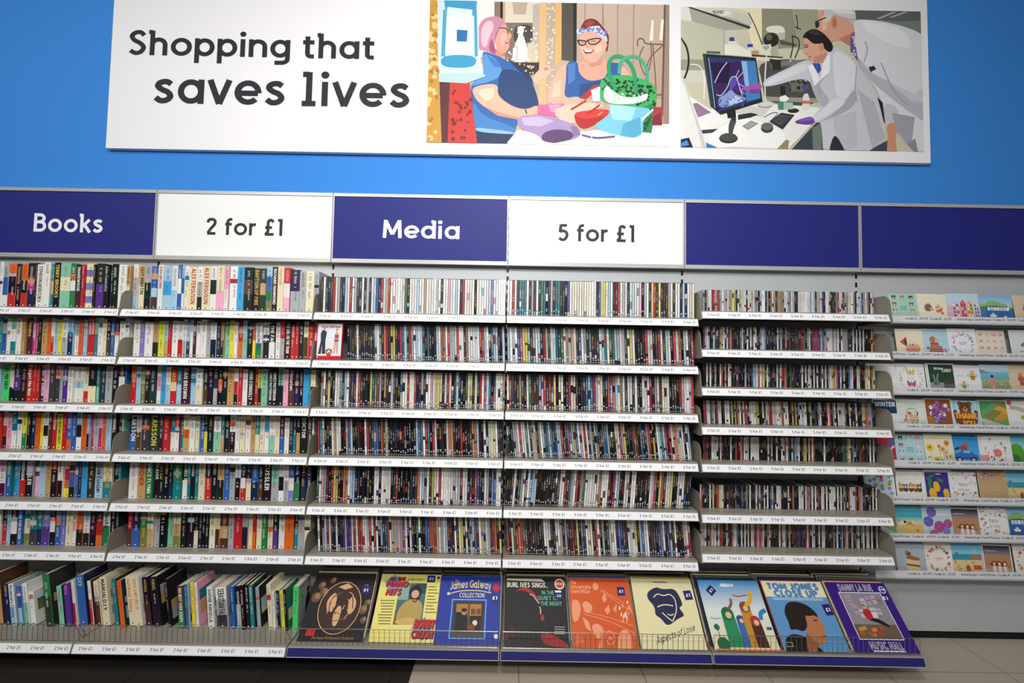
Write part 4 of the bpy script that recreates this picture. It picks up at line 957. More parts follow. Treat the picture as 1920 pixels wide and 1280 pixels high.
def art_yellow(A, r):
    A.rect(0, 0, 1, 1, 'E9DC7C'); A.rect(.33, .24, .78, .86, '4A6A70'); A.rect(.33, .6, .5, .86, '8AA8A0'); A.rect(.6, .7, .78, .86, '2A4A58'); A.rect(.33, .24, .45, .45, '6A5A40')
    A.poly([(.37, .24), (.36, .42), (.44, .56), (.56, .62), (.72, .6), (.77, .45), (.74, .24)], 'B49A56'); A.poly([(.34, .3), (.58, .36), (.7, .3), (.7, .24), (.38, .24)], 'C9AE68')
    A.circ(.61, .72, .105, '2A1A14', 14); A.poly([(.52, .7), (.53, .62), (.69, .6), (.71, .72)], '2A1A14'); A.circ(.61, .69, .065, 'D8A488', 12); A.line([(.58, .61), (.62, .56), (.66, .61)], .02, '8A3A2A')
    A.poly([(.06, .88), (.22, .99), (.44, .82), (.24, .64)], '5FA8CC'); A.poly([(.62, .2), (.82, .36), (.98, .17), (.82, .02)], '5FA8CC')
    for s, x0, y0, x1, c in (('ALL TIME', .14, .9, .4, .055), ('PIANO', .1, .8, .46, .085), ('HITS', .12, .67, .36, .1)): text(A, s, x0 + .012, y0 - .01, x1 + .012, c, '3A1A1A', .28, 10, slant=.15); text(A, s, x0, y0, x1, c, 'C8262C', .26, 10, slant=.15)
    for s, x0, y0, x1, c in (('BOBBY', .66, .2, .98, .12), ('CRUSH', .64, .06, .97, .12)): text(A, s, x0 + .014, y0 - .012, x1 + .014, c, '3A1A1A', .3, 10, slant=.12); text(A, s, x0, y0, x1, c, 'C8262C', .26, 10, slant=.12)
    text(A, 'BOBBY CRUSH', .46, .905, .7, .025, '3A3A2A', .14, 8)
    for i in range(9): A.rect(.06 + .012 * i % .05, .58 - i * .042, .29, .592 - i * .042, '6A6440', False); A.rect(.81, .8 - i * .048, .93 + .03 * (i % 3), .812 - i * .048, '6A6440', False)
    sticker(A, .84, .93, .13, .11)
    A.circ(.96, .95, .025, '2A2A2A', 6)
def art_blue(A, r):
    A.rect(0, 0, 1, 1, '23389A'); text(A, 'The', .23, .88, .3, .06, 'C8B888', .12, 10, slant=.3)
    text(A, 'James Galway', .17, .775, .84, .12, 'E2D49A', .16, 16, fn=lambda a, b: (a, b + .04 * math.sin((a - .17) * 4.2))); A.line([(.15, .71), (.3, .76), (.5, .775), (.7, .77), (.82, .74), (.85, .75)], .014, 'E2D49A'); A.circ(.15, .72, .025, 'E2D49A', 8)
    text(A, 'COLLECTION', .33, .665, .74, .072, 'E2D49A', .16, 12)
    A.rect(.22, .08, .78, .64, '7FB6E0'); A.rect(.235, .095, .765, .625, '23389A'); A.rect(.26, .11, .745, .61, '3A332E'); A.rect(.3, .2, .7, .57, 'B07A3E'); A.rect(.3, .2, .48, .45, '14161A'); A.circ(.43, .45, .045, 'B88A68', 10); A.rect(.36, .2, .5, .38, '16181C'); A.circ(.43, .48, .05, '1E1A18', 9, .03)
    A.rect(.49, .2, .515, .6, '4A443C'); A.rect(.54, .42, .61, .5, '6A4A2A'); A.rect(.63, .42, .69, .5, '6A4A2A'); A.rect(.52, .2, .7, .4, '2A1E1A'); A.circ(.61, .3, .04, 'E8DCB8', 10); A.circ(.57, .24, .05, '8A3A2A', 9); A.rect(.26, .11, .745, .17, '5A4A38')
    A.circ(.93, .82, .06, 'C8262C', 12); A.circ(.91, .66, .065, '2A2A78', 12); text(A, '£1', .87, .64, .95, .05, 'F4F4F8', .2, 10); A.circ(.95, .12, .035, 'D8E4F0', 12)
def art_black(A, r):
    A.rect(0, 0, 1, 1, '191716'); A.poly([(.03, .975), (.6, .975), (.66, .93), (.02, .945)], 'D8CFAE'); text(A, 'BURL IVES SINGS..', .03, .84, .7, .075, 'EDEAE0', .17, 14)
    for s, y, a, c in (('IN THE', .735, .6, .8), ('QUIET OF', .655, .53, .88), ('THE NIGHT', .575, .58, .92)): text(A, s, a, y, c, .06, '5FB8A0', .16, 12)
    A.poly([(.17, .77), (.25, .83), (.36, .84), (.46, .78), (.54, .68), (.56, .6), (.5, .66), (.42, .75), (.32, .79), (.22, .79)], 'A8202C'); A.line([(.4, .74), (.47, .72), (.5, .66), (.56, .6)], .012, 'E8C8C0'); A.line([(.56, .56), (.575, .5), (.57, .45)], .02, 'C8A8A0'); A.circ(.6, .4, .03, 'A8202C', 8, .05)
    A.poly([(.55, .16), (.66, .22), (.98, .05), (.98, .0), (.62, .02)], '9A1C26'); A.poly([(.05, .15), (.1, .3), (.2, .2), (.14, .12)], '4A1418'); A.poly([(.0, .1), (.04, .2), (.08, .08)], '6A161C')
    for i in range(4): A.rect(.78, .27 - i * .03, .94, .276 - i * .03, 'D8D4C8', False)
    A.circ(.9, .9, .085, 'E8E0C8', 12); A.circ(.9, .9, .065, 'C83A34', 12); text(A, 'BEST BUY', .85, .885, .95, .03, 'F0E8D8', .2, 8); A.rect(.82, .77, .92, .8, 'ECE8E0'); sticker(A, .88, .72, .12, .1, '£2')
def art_orange(A, r):
    A.rect(0, 0, 1, 1, 'D4581F'); pc = 'EE9A74'
    for s, y, x1 in (('The', .9, .12), ('Unforgettable', .835, .36), ('Glenn Miller', .765, .34)): text(A, s, .03, y, x1, .055, 'F0A880', .18, 10)
    for p in ([(.02, .62), (.06, .67), (.13, .66), (.17, .58), (.15, .46), (.1, .36), (.02, .34)], [(.18, .6), (.26, .66), (.36, .58), (.34, .5), (.24, .46)], [(.38, .88), (.44, .94), (.5, .88), (.46, .8), (.4, .82)], [(.3, .3), (.4, .34), (.5, .27), (.46, .14), (.36, .12)], [(.18, .42), (.27, .36), (.3, .22), (.22, .26)], [(.52, .7), (.58, .78), (.6, .68), (.55, .62)], [(.54, .52), (.62, .6), (.63, .5), (.58, .46)], [(.7, .14), (.76, .24), (.86, .26), (.92, .14), (.9, 0), (.68, 0)], [(.42, .1), (.46, .16), (.44, 0), (.38, 0)], [(.93, .55), (.96, .62), (.99, .45)]): A.poly(p, pc)
    for p in ([(.2, .5), (.6, .42), (.98, .3)], [(.2, .46), (.6, .37), (.98, .2)], [(.5, .82), (.9, .55)], [(.54, .82), (.88, .62)], [(.35, .24), (.7, .2), (.98, .17)]): A.line(p, .01, pc)
    for i in range(18): x, y = r.uniform(.6, .95), r.uniform(.35, .65); A.poly([(x, y), (x + .02, y + .04), (x + .035, y + .01), (x + .015, y - .03)], r.choice([pc, pc, 'F4D8C8']))
    A.line([(.58 + .07 * math.cos(t), .14 + .09 * math.sin(t)) for t in [i * .5 for i in range(13)]], .014, pc); A.circ(.585, .13, .03, pc, 8)
    for i in range(7): A.rect(.03, .19 - i * .022, .03 + r.uniform(.08, .18), .197 - i * .022, pc, False)
    sticker(A, .85, .8, .12, .13)
def art_cream(A, r):
    A.rect(0, 0, 1, 1, 'E6DDAC'); A.rect(.36, .945, .6, .96, '5A5040')
    A.poly([(.24, .8), (.4, .88), (.5, .84), (.7, .86), (.76, .74), (.78, .6), (.7, .58), (.78, .46), (.66, .42), (.46, .3), (.38, .42), (.3, .46), (.32, .58), (.22, .7)], '26284E')
    for p in ([(.33, .72), (.4, .78), (.5, .74), (.6, .78), (.68, .7), (.66, .52), (.56, .38)], [(.36, .58), (.48, .62), (.62, .6)], [(.42, .5), (.5, .42), (.56, .38)], [(.5, .48), (.55, .46), (.6, .48)]): A.line(p, .016, 'E6DDAC')
    script(A, 'Aspects of Love', .24, .06, .88, .1, '4A1E16', .3, .12); sticker(A, .9, .76, .13, .14, rot=.1)
def art_sky(A, r):
    A.grad(0, .55, 1, 1, 'DCE4DC', '2486C4'); A.grad(0, 0, 1, .55, 'E8D6A8', 'DCE4DC'); text(A, 'ABBA', .36, .9, .52, .05, 'F0F4F4', .24, 10); A.rect(.53, .905, .58, .95, 'C8DCE4')
    sticker(A, .19, .84, .13, .12, rot=.7); A.line([(.52, .78), (.6, .75), (.7, .77), (.76, .78)], .022, 'B8643A'); A.line([(.06, .44), (.14, .42), (.22, .44)], .02, '8AB4D0')
    for x, h, c, c2, wd in ((.35, .5, '1E6A48', '2A8A5A', .1), (.53, .42, '2A5A9A', '3A6AAA', .065), (.66, .6, '8A4A2A', 'C88A30', .085), (.76, .4, 'A83A2A', '4A2A24', .08)):
        A.poly([(x - wd, h - .03), (x - wd, .04), (x + wd * 1.2, .04), (x + wd, h - .03)], c2); A.circ(x, h, wd, c, 14); A.circ(x + .01, h - .02, wd * .5, 'E0C098', 10)
    A.line([(.38, .56), (.46, .64), (.47, .72)], .04, '8A5A3A'); A.line([(.68, .62), (.8, .7), (.82, .84)], .06, 'E0A830'); A.line([(.86, .42), (.88, .52), (.98, .56)], .06, '3A7AC0'); A.line([(.9, .3), (.98, .3)], .04, '2A5A8A')
    A.line([(.12, .3), (.14, .12)], .01, '1E5A3A'); A.circ(.12, .31, .05, '1E6A48', 6); A.circ(.16, .08, .1, '1E6A48', 10); A.rect(.02, 0, 1, .02, 'D8844A')
def art_portrait(A, r):
    A.rect(0, 0, 1, 1, '5F94C4'); A.rect(0, .76, 1, 1, 'E9DFB8'); text(A, 'TOM JONES', .08, .87, .92, .095, '4F88BE', .34, 12, spc=.16); text(A, 'CLOSE UP', .16, .765, .86, .095, '4F88BE', .34, 12, spc=.16)
    A.rect(.1, .715, .92, .722, 'DCE6EE', False); A.rect(.1, .735, .92, .742, 'DCE6EE', False)
    A.poly([(.02, .0), (.06, .16), (.2, .24), (.42, .2), (.6, 0)], '1C1614'); A.poly([(.36, 0), (.4, .2), (.5, .3), (.68, .26), (.7, .14), (.54, .08), (.5, 0)], '9A5E3E'); A.poly([(.46, .5), (.62, .6), (.72, .5), (.77, .34), (.73, .3), (.74, .24), (.7, .12), (.58, .1), (.44, .2)], 'B8764E')
    A.poly([(.3, .3), (.2, .28), (.22, .4), (.2, .52), (.28, .66), (.42, .7), (.6, .66), (.72, .54), (.72, .46), (.66, .5), (.58, .48), (.52, .5), (.5, .34), (.4, .26)], '241A16'); A.line([(.62, .42), (.69, .43)], .016, '2A1A14'); A.line([(.66, .2), (.73, .21)], .014, '7A2E26')
    A.rect(.05, .06, .16, .12, 'B8AC90'); A.rect(.06, .068, .15, .112, '1C1614'); sticker(A, .93, .58, .13, .16, rot=.08)
def art_purple(A, r):
    A.rect(0, 0, 1, 1, '3A1A7E')
    for s, y, a, c, h in (('DANNY LA RUE', .87, .2, .76, .1), ('MUSIC HALL', .045, .28, .78, .1)): text(A, s, a + .01, y - .008, c + .01, h, '14082E', .3, 10, spc=.14); text(A, s, a, y, c, h, 'DCD6E8', .26, 10, spc=.14); text(A, s, a + .004, y + .004, c - .004, h * .94, '3A1A7E', .1, 10, spc=.14)
    A.rect(.16, .17, .86, .85, 'E8E2EC'); A.rect(.172, .182, .848, .838, '8E8A90'); A.rect(.172, .182, .848, .38, '6A5A48')
    for i in range(14): x, y = r.uniform(.19, .74), r.uniform(.46, .7); w, h = r.uniform(.06, .1), r.uniform(.09, .14); A.rect(x, y, min(.845, x + w), min(.835, y + h), r.choice(['B8AEB8', 'A89AA8', 'C4BCC0', '9A7A78'])); A.rect(x + .01, y + h * .5, min(.84, x + w - .01), y + h * .6, '8A4A54')
    A.poly([(.44, .44), (.4, .54), (.44, .6), (.52, .6), (.58, .52), (.54, .44)], 'B8262C'); A.circ(.47, .63, .035, 'D8A080', 10); A.circ(.47, .655, .034, '8A6A40', 8, .02); A.rect(.54, .47, .62, .56, 'D8D4C8'); A.poly([(.44, .44), (.54, .42), (.72, .34), (.74, .37), (.58, .48)], '1A1820')
    for i in range(10): x, y = r.uniform(.2, .76), r.uniform(.19, .31); A.poly([(x, y), (x + .08, y + .01), (x + .07, y + .06), (x - .01, y + .05)], r.choice(['C88A3A', 'B8402A', 'D8C8A8', 'A85A2A']))
    A.line([(.91 + .05 * math.cos(t * .5236), .89 + .05 * math.sin(t * .5236)) for t in range(13)], .012, 'E8E4F0'); text(A, 'mfp', .87, .88, .95, .035, 'E8E4F0', .2, 8); text(A, '£1', .85, .74, .93, .05, 'F4F4F8', .2, 10); A.rect(.28, .01, .78, .03, 'DCD6E8')
# foot x, foot y, lean, side roll, cover, edge colours of the sleeves behind, what the front sleeve shows
LPS = [(-0.972, -0.322, 0.78, 0.03, art_dark, 'dark brown record sleeve with an oval drawing and red sticker', 5), (-0.633, -0.318, 0.80, 0.012, art_yellow, 'yellow record sleeve with red lettering and a man in khaki', 3), (-0.318, -0.330, 0.78, 0.0, art_blue, 'blue record sleeve with a framed window scene', 4),
       (0.018, -0.338, 0.76, 0.0, art_black, 'black record sleeve with white, teal and red lettering', 5), (0.347, -0.338, 0.75, 0.0, art_orange, 'orange record sleeve with peach trumpet players', 4), (0.672, -0.338, 0.75, 0.012, art_cream, 'cream record sleeve with a navy drawing and brown script', 6),
       (1.020, -0.338, 0.76, 0.0, art_sky, 'sky blue to cream record sleeve with arched coloured figures', 8), (1.352, -0.338, 0.75, 0.0, art_portrait, 'light blue record sleeve with a dark haired head in profile', 10), (1.686, -0.338, 0.76, 0.0, art_purple, 'purple record sleeve with a framed picture of a seated person', 10)]
BACKC = ['1E1A18', 'C8BC98', '2A2A3A', 'D8D0B8', '6A3A2A', '1C2A5A', '3A3A3A', 'E0D8C0', '8A2A2A', '5A6A5A']
for q, (x, y, lean, roll, art, lab, nb) in enumerate(LPS):
    for i in range(nb + 1):
        r = random.Random(70 * q + i); f = i == 0; th = 0.0035
        ln = lean - 0.002 * i; rl = 0.0 if f else r.uniform(-0.012, 0.012)
        step = 0.0125 if nb > 7 else 0.016
        px = x + (0 if f else (r.uniform(-0.006, 0.006) - (0.0 if q < 5 else 0.0012 * i)))
        px = max(px, x - 0.001) if q == 2 else px
        if q in (2, 5, 8) and px + SZ > [0, 0, -0.002, 0, 0, 0.998, 0, 0, 1.998][q]: px = [0, 0, -0.002, 0, 0, 0.998, 0, 0, 1.998][q] - SZ
        e = empty('record_sleeve', (px, y + step * i / math.cos(0.75) * 0.8, DZ + 0.0034 + abs(rl) * SZ), (-ln, rl, 0))
        c = BACKC[(q * 3 + i * 7) % 10]
        if f: tag(e, lab, 'record')
        else: tag(e, 'record sleeve %s behind the %s' % (('right', 'second', 'third', 'fourth', 'fifth', 'sixth', 'seventh', 'eighth', 'ninth', 'tenth')[i - 1], lab.split(' with')[0].replace(' record sleeve', ' front one')), 'record', 'records behind the front sleeves')
        b = MB(); b.box(0, 0, 0, SZ, th, SZ, 'D8CDA8' if f or r.random() < .7 else c)
        A = Art(b, (0, 0, 0), (1, 0, 0), (0, 0, 1), SZ, SZ)
        if f: A.clip = (0.0, 0.0, 1.0, 1.0); A.smooth = 5; A.keep = lambda p: min(p) <= 0.005 or max(p) >= 0.995; art(A, r)
        else:
            A.rect(0.004, 0.004, .996, .996, c)
            if i == 1 and q == 0: text(A, '100', .06, .86, .36, .12, 'D8C8A8', .22, 12); A.circ(.62, .9, .05, '8A5A4A', 9); A.circ(.74, .88, .04, '7A4A3A', 9)
            elif i == 1 and q == 1: A.rect(.004, .5, .996, .996, '1A1A38'); text(A, '£1', .86, .9, .93, .04, 'E8E8F0', .2, 8)
            elif i == 1 and q == 2: A.rect(.004, .5, .996, .996, '201E1E'); text(A, 'GREATEST HITS', .5, .93, .98, .05, 'A8A498', .18, 8)
            elif i == 1 and q == 4: A.rect(.004, .6, .996, .996, '1A4A8A')
            elif i == 1 and q == 5: A.rect(.004, .5, .996, .996, 'B8A23A')
            elif i == 1 and q == 6: A.rect(.1, .9, .996, .996, '2A2A2A'); A.circ(.55, .95, .08, '3A8A4A', 9, .03); A.circ(.8, .95, .07, '5A8AA8', 9, .03)
            else: A.rect(.1, .86, .9, .96, jit(r.choice('wckbre'), r))
        b.build('sleeve', M['sleeve'], e)

# ---------------------------------------------------------------- greetings cards
def flower(A, x, y, s, c, n=6, core='E8C84A'):
    for i in range(n): a = 6.283 * i / n; A.circ(x + s * .6 * math.cos(a), y + s * .6 * math.sin(a), s * .42, c, 7, layer=False)
    A.up(); A.circ(x, y, s * .3, core, 6)
def leaf(A, x, y, s, a, c): A.circ(x, y, s, c, 7, s * .4, False, a)
def face(A, x, y, s, c, ear, snout='F4E8DC'):
    A.up(); A.circ(x - s * .7, y + s * .7, s * .4, ear, 6, layer=False); A.circ(x + s * .7, y + s * .7, s * .4, ear, 6, layer=False); A.circ(x, y, s, c, 10); A.circ(x, y - s * .3, s * .5, snout, 8); A.circ(x, y - s * .15, s * .16, '2A2220', 5)
    A.circ(x - s * .4, y + s * .25, s * .13, '2A2220', 5, layer=False); A.circ(x + s * .4, y + s * .25, s * .13, '2A2220', 5, layer=False)
def c_faces(A, r, bg='A9D6C8'):
    A.rect(0, 0, 1, 1, bg)
    for j in range(4):
        for i in range(3):
            if (i, j) in ((1, 1), (1, 2)): continue
            face(A, .2 + .3 * i, .12 + .25 * j, .075, r.choice(['C8844A', 'E8E4E0', '4A4648', 'D8A878', 'A86A4A']), r.choice(['8A5A3A', '2E2A2C', 'C8946A']))
    for y in (.42, .48, .54): A.rect(.38, y, .62, y + .02, '6A9A94', False)
def c_hedgehog(A, r):
    A.rect(0, 0, 1, 1, 'F2EAD0'); A.circ(.36, .5, .13, '8A6A4E', 12); A.circ(.46, .46, .07, 'D8B48E', 9); A.circ(.52, .45, .015, '2A2020', 6)
    for i in range(12): a = 1.2 + i * .25; A.line([(.36 + .1 * math.cos(a), .5 + .1 * math.sin(a)), (.36 + .17 * math.cos(a), .5 + .17 * math.sin(a))], .02, '6A4E38')
    A.poly([(.58, .42), (.86, .52), (.8, .36), (.64, .34)], 'E07A3A'); A.circ(.82, .32, .045, '8A7A6A', 9)
    for x, y, c in ((.62, .52, 'E8647A'), (.7, .6, 'F0C04A'), (.76, .54, 'E8A0B8'), (.68, .54, '6AA85A')): flower(A, x, y, .04, c)
def c_houses(A, r):
    A.grad(0, 0, 1, 1, 'D8D4E4', 'C8E0F0')
    for x, w, h, c in ((.02, .28, .68, 'E8A8B4'), (.32, .2, .8, 'E06A78'), (.54, .22, .76, 'E8B868'), (.78, .2, .6, 'B8C8E0')):
        A.poly([(x, .1), (x + w, .1), (x + w, h - .14), (x + w / 2, h), (x, h - .14)], c)
        for j in range(4):
            for i in range(2): A.rect(x + w * (.16 + .42 * i), .2 + j * .12, x + w * (.4 + .42 * i), .27 + j * .12, r.choice(['F4F0F0', '8A5A6A', '5A6A8A']), False)
    for i in range(12): flower(A, r.uniform(.03, .97), r.uniform(.03, .16), .035, r.choice(['E86A7A', 'F0B8C0', '6AA878']), 5)
def c_harbour(A, r):
    A.grad(0, .55, 1, 1, 'BFE0EC', '7FC0E4'); A.poly([(0, .55), (0, .72), (.3, .84), (.6, .74), (1, .62), (1, .5), (0, .5)], '8CC07A'); A.poly([(0, .5), (0, .6), (.4, .64), (1, .54), (1, .46)], '4E7A56'); A.grad(0, 0, 1, .5, '1E4A8A', '3A7AB8')
    for i in range(7): x = .1 + i * .11; A.rect(x, .46, x + .09, .58, r.choice(['F4F4F0', 'B8C8E0', 'D8D8E8']), False); A.poly([(x, .58), (x + .045, .63), (x + .09, .58)], r.choice(['4A5A7A', '7A4A4A']), False)
    A.poly([(.14, .3), (.4, .3), (.36, .22), (.18, .22)], 'EEEEF0'); A.rect(.22, .3, .32, .36, 'D8E0E8'); A.poly([(.54, .18), (.86, .2), (.8, .1), (.6, .1)], 'C83A34'); A.rect(.64, .2, .74, .27, 'E8E4E0'); A.rect(.83, .5, .87, .68, 'F0F0EC')
def c_tan(A, r): A.rect(0, 0, 1, 1, 'E2CDB0'); A.circ(.42, .52, .12, 'B86A4A', 10); A.circ(.42, .66, .08, 'D8946A', 10); A.rect(.36, .3, .5, .42, 'A85A44')
def c_boat(A, r):
    A.grad(0, 0, 1, 1, 'F0DDBE', 'F6E8CE'); A.poly([(.3, .3), (.86, .3), (.8, .18), (.36, .18)], 'C88A74'); A.poly([(.14, .52), (.38, .72), (.36, .36)], 'C8604A'); A.poly([(.3, .56), (.38, .72), (.4, .36), (.34, .38)], '4A3A3A'); A.poly([(.36, .3), (.36, .42), (.8, .44), (.86, .3)], 'DCA890')
    for x, c in ((.5, '8AB0C8'), (.6, 'B8465A'), (.72, 'E8B8B0')): A.circ(x, .44, .035, c, 8)
    for i in range(14): A.circ(r.uniform(.2, .95), r.uniform(.2, .85), .012, 'E8B888', 5, layer=False)
def c_books(A, r):
    A.rect(0, 0, 1, 1, 'B8DCEC')
    for i, c in enumerate(('B84A44', '8A6A5A', 'C86A5A', 'A8504A')): A.rect(.24 + .02 * i, .16 + .09 * i, .68 - .03 * i, .24 + .09 * i, c)
    for i, c in enumerate(('C84A4A', 'E8B8A8', 'B85A54', 'E0DCD8')): A.poly([(.68 + .07 * i, .14), (.74 + .07 * i, .14), (.68 + .07 * i, .4 - .05 * i), (.62 + .07 * i, .4 - .05 * i)], c)
    A.circ(.4, .62, .12, 'C87A54', 10); A.circ(.54, .6, .08, 'E0B89A', 9); A.circ(.2, .32, .05, '4A6A5A', 7)
def c_wreath(A, r, pal=('8A78C0', '6A5AA0', 'A89AD0', '7A9A8A'), bg='F4F2F8', words=('8A8AA8',), R=.34):
    A.rect(0, 0, 1, 1, bg)
    for i in range(70): a = r.uniform(0, 6.283); q = R + r.uniform(-.05, .06); leaf(A, .5 + q * math.cos(a), .48 + q * math.sin(a), r.uniform(.02, .045), a + r.uniform(-1, 1), r.choice(pal))
    A.up(); A.rect(.36, .5, .64, .52, words[0], False); A.rect(.4, .45, .6, .465, words[0], False)
def c_wreath2(A, r): c_wreath(A, r, ('C84A54', '3A6A4A', '6A8A3A', 'D8903A', 'E0A0A0', '4A4A3A'), 'F0EAE4', ('D88A8A',), .36); [flower(A, .5 + .36 * math.cos(a), .48 + .36 * math.sin(a), .05, c) for a, c in ((2.4, 'C83A44'), (5.9, 'B83A4A'), (.6, '2A4A4A'), (3.8, 'D8903A'))]
def c_shells(A, r):
    A.rect(0, 0, 1, 1, 'F2E2D4')
    for j in range(4):
        for i in range(4):
            x, y = .14 + .24 * i, .14 + .24 * j; c = r.choice(['C8A06A', 'E8B0A0', 'A8A89A', 'D8C8A0', 'E8A8A0', '8A8E94']); q = r.uniform(.04, .09); A.circ(x, y, q, c, 9, q * r.uniform(.6, .9)); A.circ(x, y + q * .2, q * .6, 'F0DCC8', 7, q * .4); A.line([(x, y - q * .5), (x + q * .4, y + q * .5)], .012, '9A7A5A')
def c_bird(A, r): A.rect(0, 0, 1, 1, 'E4EAEC'); A.poly([(.3, .45), (.5, .6), (.7, .66), (.9, .56), (.8, .4), (.55, .38)], '7A8EA0'); A.circ(.82, .6, .08, '5A6E84', 9); A.line([(.3, .25), (.95, .32)], .02, '8A6A4A'); A.poly([(.88, .6), (1, .58), (.88, .56)], '3A3A3A')
def c_butterflies(A, r):
    c_wreath(A, r, ('C8C8D0', 'A8B8A8', 'D8B8B8', 'B8A8A0'), 'F4F4F6', ('C8C8D0',), .38)
    for x, y, c in ((.5, .7, 'E0CE5A'), (.5, .3, 'D0505A')): A.poly([(x, y), (x - .16, y + .14), (x - .14, y - .04), (x - .08, y - .12)], c); A.poly([(x, y), (x + .16, y + .14), (x + .14, y - .04), (x + .08, y - .12)], c); A.rect(x - .012, y - .1, x + .012, y + .08, '5A4A3A')
def c_tortoise(A, r):
    A.rect(0, 0, 1, 1, 'F0F0F0'); A.rect(.05, .04, .95, .95, '274A34'); A.rect(.05, .04, .95, .34, '9AA4A8'); A.circ(.74, .34, .19, '4A4844', 14, .16); A.rect(.54, .14, .94, .3, '6A6660'); A.circ(.28, .34, .12, '7A7A70', 12); A.line([(.24, .44), (.2, .62)], .06, '8A8A7C'); A.line([(.32, .44), (.38, .64)], .06, '8A8A7C'); A.circ(.24, .32, .05, '3A5A9A', 8)
    text(A, 'Birthday', .26, .78, .6, .08, 'F0F0EC', .2, 8); text(A, 'CARD?', .54, .7, .88, .11, 'F0F0EC', .2, 8)
def c_bees(A, r):
    A.rect(0, 0, 1, 1, 'F0F0F6')
    for x, y, s in ((.62, .6, .14), (.28, .26, .12)):
        A.circ(x, y, s * .7, 'E8B83A', 12, s); A.rect(x - s * .66, y - s * .2, x + s * .66, y, '2A2622'); A.rect(x - s * .5, y - s * .7, x + s * .5, y - s * .5, '2A2622'); A.circ(x - s, y + s * .3, s * .5, 'B8DCEC', 8); A.circ(x + s, y + s * .3, s * .5, 'B8DCEC', 8); A.circ(x, y + s, s * .55, 'F0B84A', 10); flower(A, x + s * .1, y - s * 1.25, s * .3, 'F4F0E0')
    A.rect(.06, .6, .3, .62, 'A8A8B8', False)
def c_poppies(A, r):
    A.grad(0, .7, 1, 1, 'A8D4E4', 'D8ECF0'); A.grad(0, .45, 1, .75, '5AA8C0', '8AC8D8'); A.poly([(0, .7), (.0, .85), (.3, .74), (.4, .7)], '8A8EA8'); A.grad(0, 0, 1, .5, '7A9A5A', 'A8B88A')
    for i in range(46): A.circ(r.uniform(0, 1), r.uniform(0, .46), .026, r.choice(['D84A4A', 'E8888A', 'F4E4DC', 'C83A3A', '4A7A4A']), 6, layer=False)
    A.poly([(.3, .26), (.46, .26), (.44, .54), (.34, .54)], 'E08A94'); A.circ(.4, .6, .055, '3A2A24', 9); A.rect(.36, .14, .44, .28, 'E0B8A0')
def c_easel(A, r):
    A.rect(0, 0, 1, 1, 'DDE8DC'); A.rect(0, 0, 1, .22, 'C8D4CC'); A.line([(.34, .34), (.34, .66), (.68, .68), (.68, .5)], .018, '4A6A5A'); A.poly([(.4, .22), (.42, .44), (.6, .48), (.74, .4), (.76, .24)], 'E8B8A0'); A.circ(.46, .46, .08, 'E0A088', 9); A.circ(.44, .52, .07, '8A3A34', 8, .03); A.line([(.7, .42), (.74, .56)], .04, '4A4240'); A.rect(.28, .24, .34, .44, 'E0844A'); A.rect(.22, .22, .27, .32, '5A9AB0')
    for i in range(12): A.circ(r.uniform(.35, .8), r.uniform(.18, .28), .02, '3A3634', 6, layer=False)
    A.rect(.28, .82, .72, .835, 'A8B8AC', False); A.rect(.34, .76, .66, .772, 'A8B8AC', False)
def c_bouquet(A, r):
    A.rect(0, 0, 1, 1, 'F0EEF2'); A.rect(.04, .02, .96, .96, '9A5A2A'); A.rect(.04, .02, .3, .4, 'B8743A'); A.rect(.3, .02, .7, .16, '3A3226')
    for i in range(34): a = r.uniform(0, 6.28); q = r.uniform(0, .36); flower(A, .5 + q * math.cos(a) * 1.1, .54 + q * math.sin(a), .075, r.choice(['8A4AB0', 'B86AC8', 'F0ECF4', '6A3A9A', '9A2A7A', '7A8AD8']), 7, r.choice(['E8E07A', 'A8B84A']))
def c_bear(A, r):
    A.rect(0, 0, 1, 1, 'A9DAE8'); [A.rect(.06 + .16 * i, 0, .11 + .16 * i, 1, 'C4E8F0', False) for i in range(6)]; br = '7A4630'
    for x in (.36, .68): A.circ(x, .88, .09, br, 10); A.circ(x, .88, .045, 'A86A4E', 8)
    A.circ(.52, .72, .22, br, 16); A.poly([(.24, 0), (.2, .5), (.36, .62), (.7, .62), (.84, .5), (.8, 0)], br); A.circ(.16, .6, .07, br, 9); A.circ(.88, .6, .07, br, 9); A.line([(.2, .2), (.14, .6)], .1, br); A.line([(.84, .2), (.9, .6)], .1, br); A.circ(.52, .68, .09, 'C8946E', 10); A.circ(.52, .71, .03, '2A1A14', 7)
    A.circ(.43, .77, .022, '2A1A14', 6); A.circ(.61, .77, .022, '2A1A14', 6); text(A, 'THANK', .14, .36, .9, .2, 'F0A83A', .3, 10, spc=.05); text(A, 'YOU', .38, .1, .8, .2, 'F0A83A', .3, 10, spc=.05)
def c_fields(A, r):
    A.rect(0, 0, 1, 1, 'F0F0EC'); A.rect(.03, .02, .97, .97, '6AA86A')
    for p, c in (([(.03, .6), (.5, .9), (.97, .8), (.97, .97), (.03, .97)], '4A9A5A'), ([(.2, .5), (.7, .8), (.97, .7), (.97, .5), (.5, .3)], 'E0A84A'), ([(.1, .45), (.5, .68), (.8, .6), (.45, .3)], '8A8A44'), ([(.03, .4), (.4, .28), (.97, .1), (.97, .02), (.5, .02), (.03, .2)], 'C8C4B8'), ([(.55, .9), (.97, .82), (.97, .76), (.6, .84)], 'D8703A'), ([(.5, .4), (.9, .55), (.97, .4), (.7, .28)], 'C89A3A'), ([(.03, .02), (.03, .18), (.4, .02)], '5A8A5A')): A.poly(p, c)
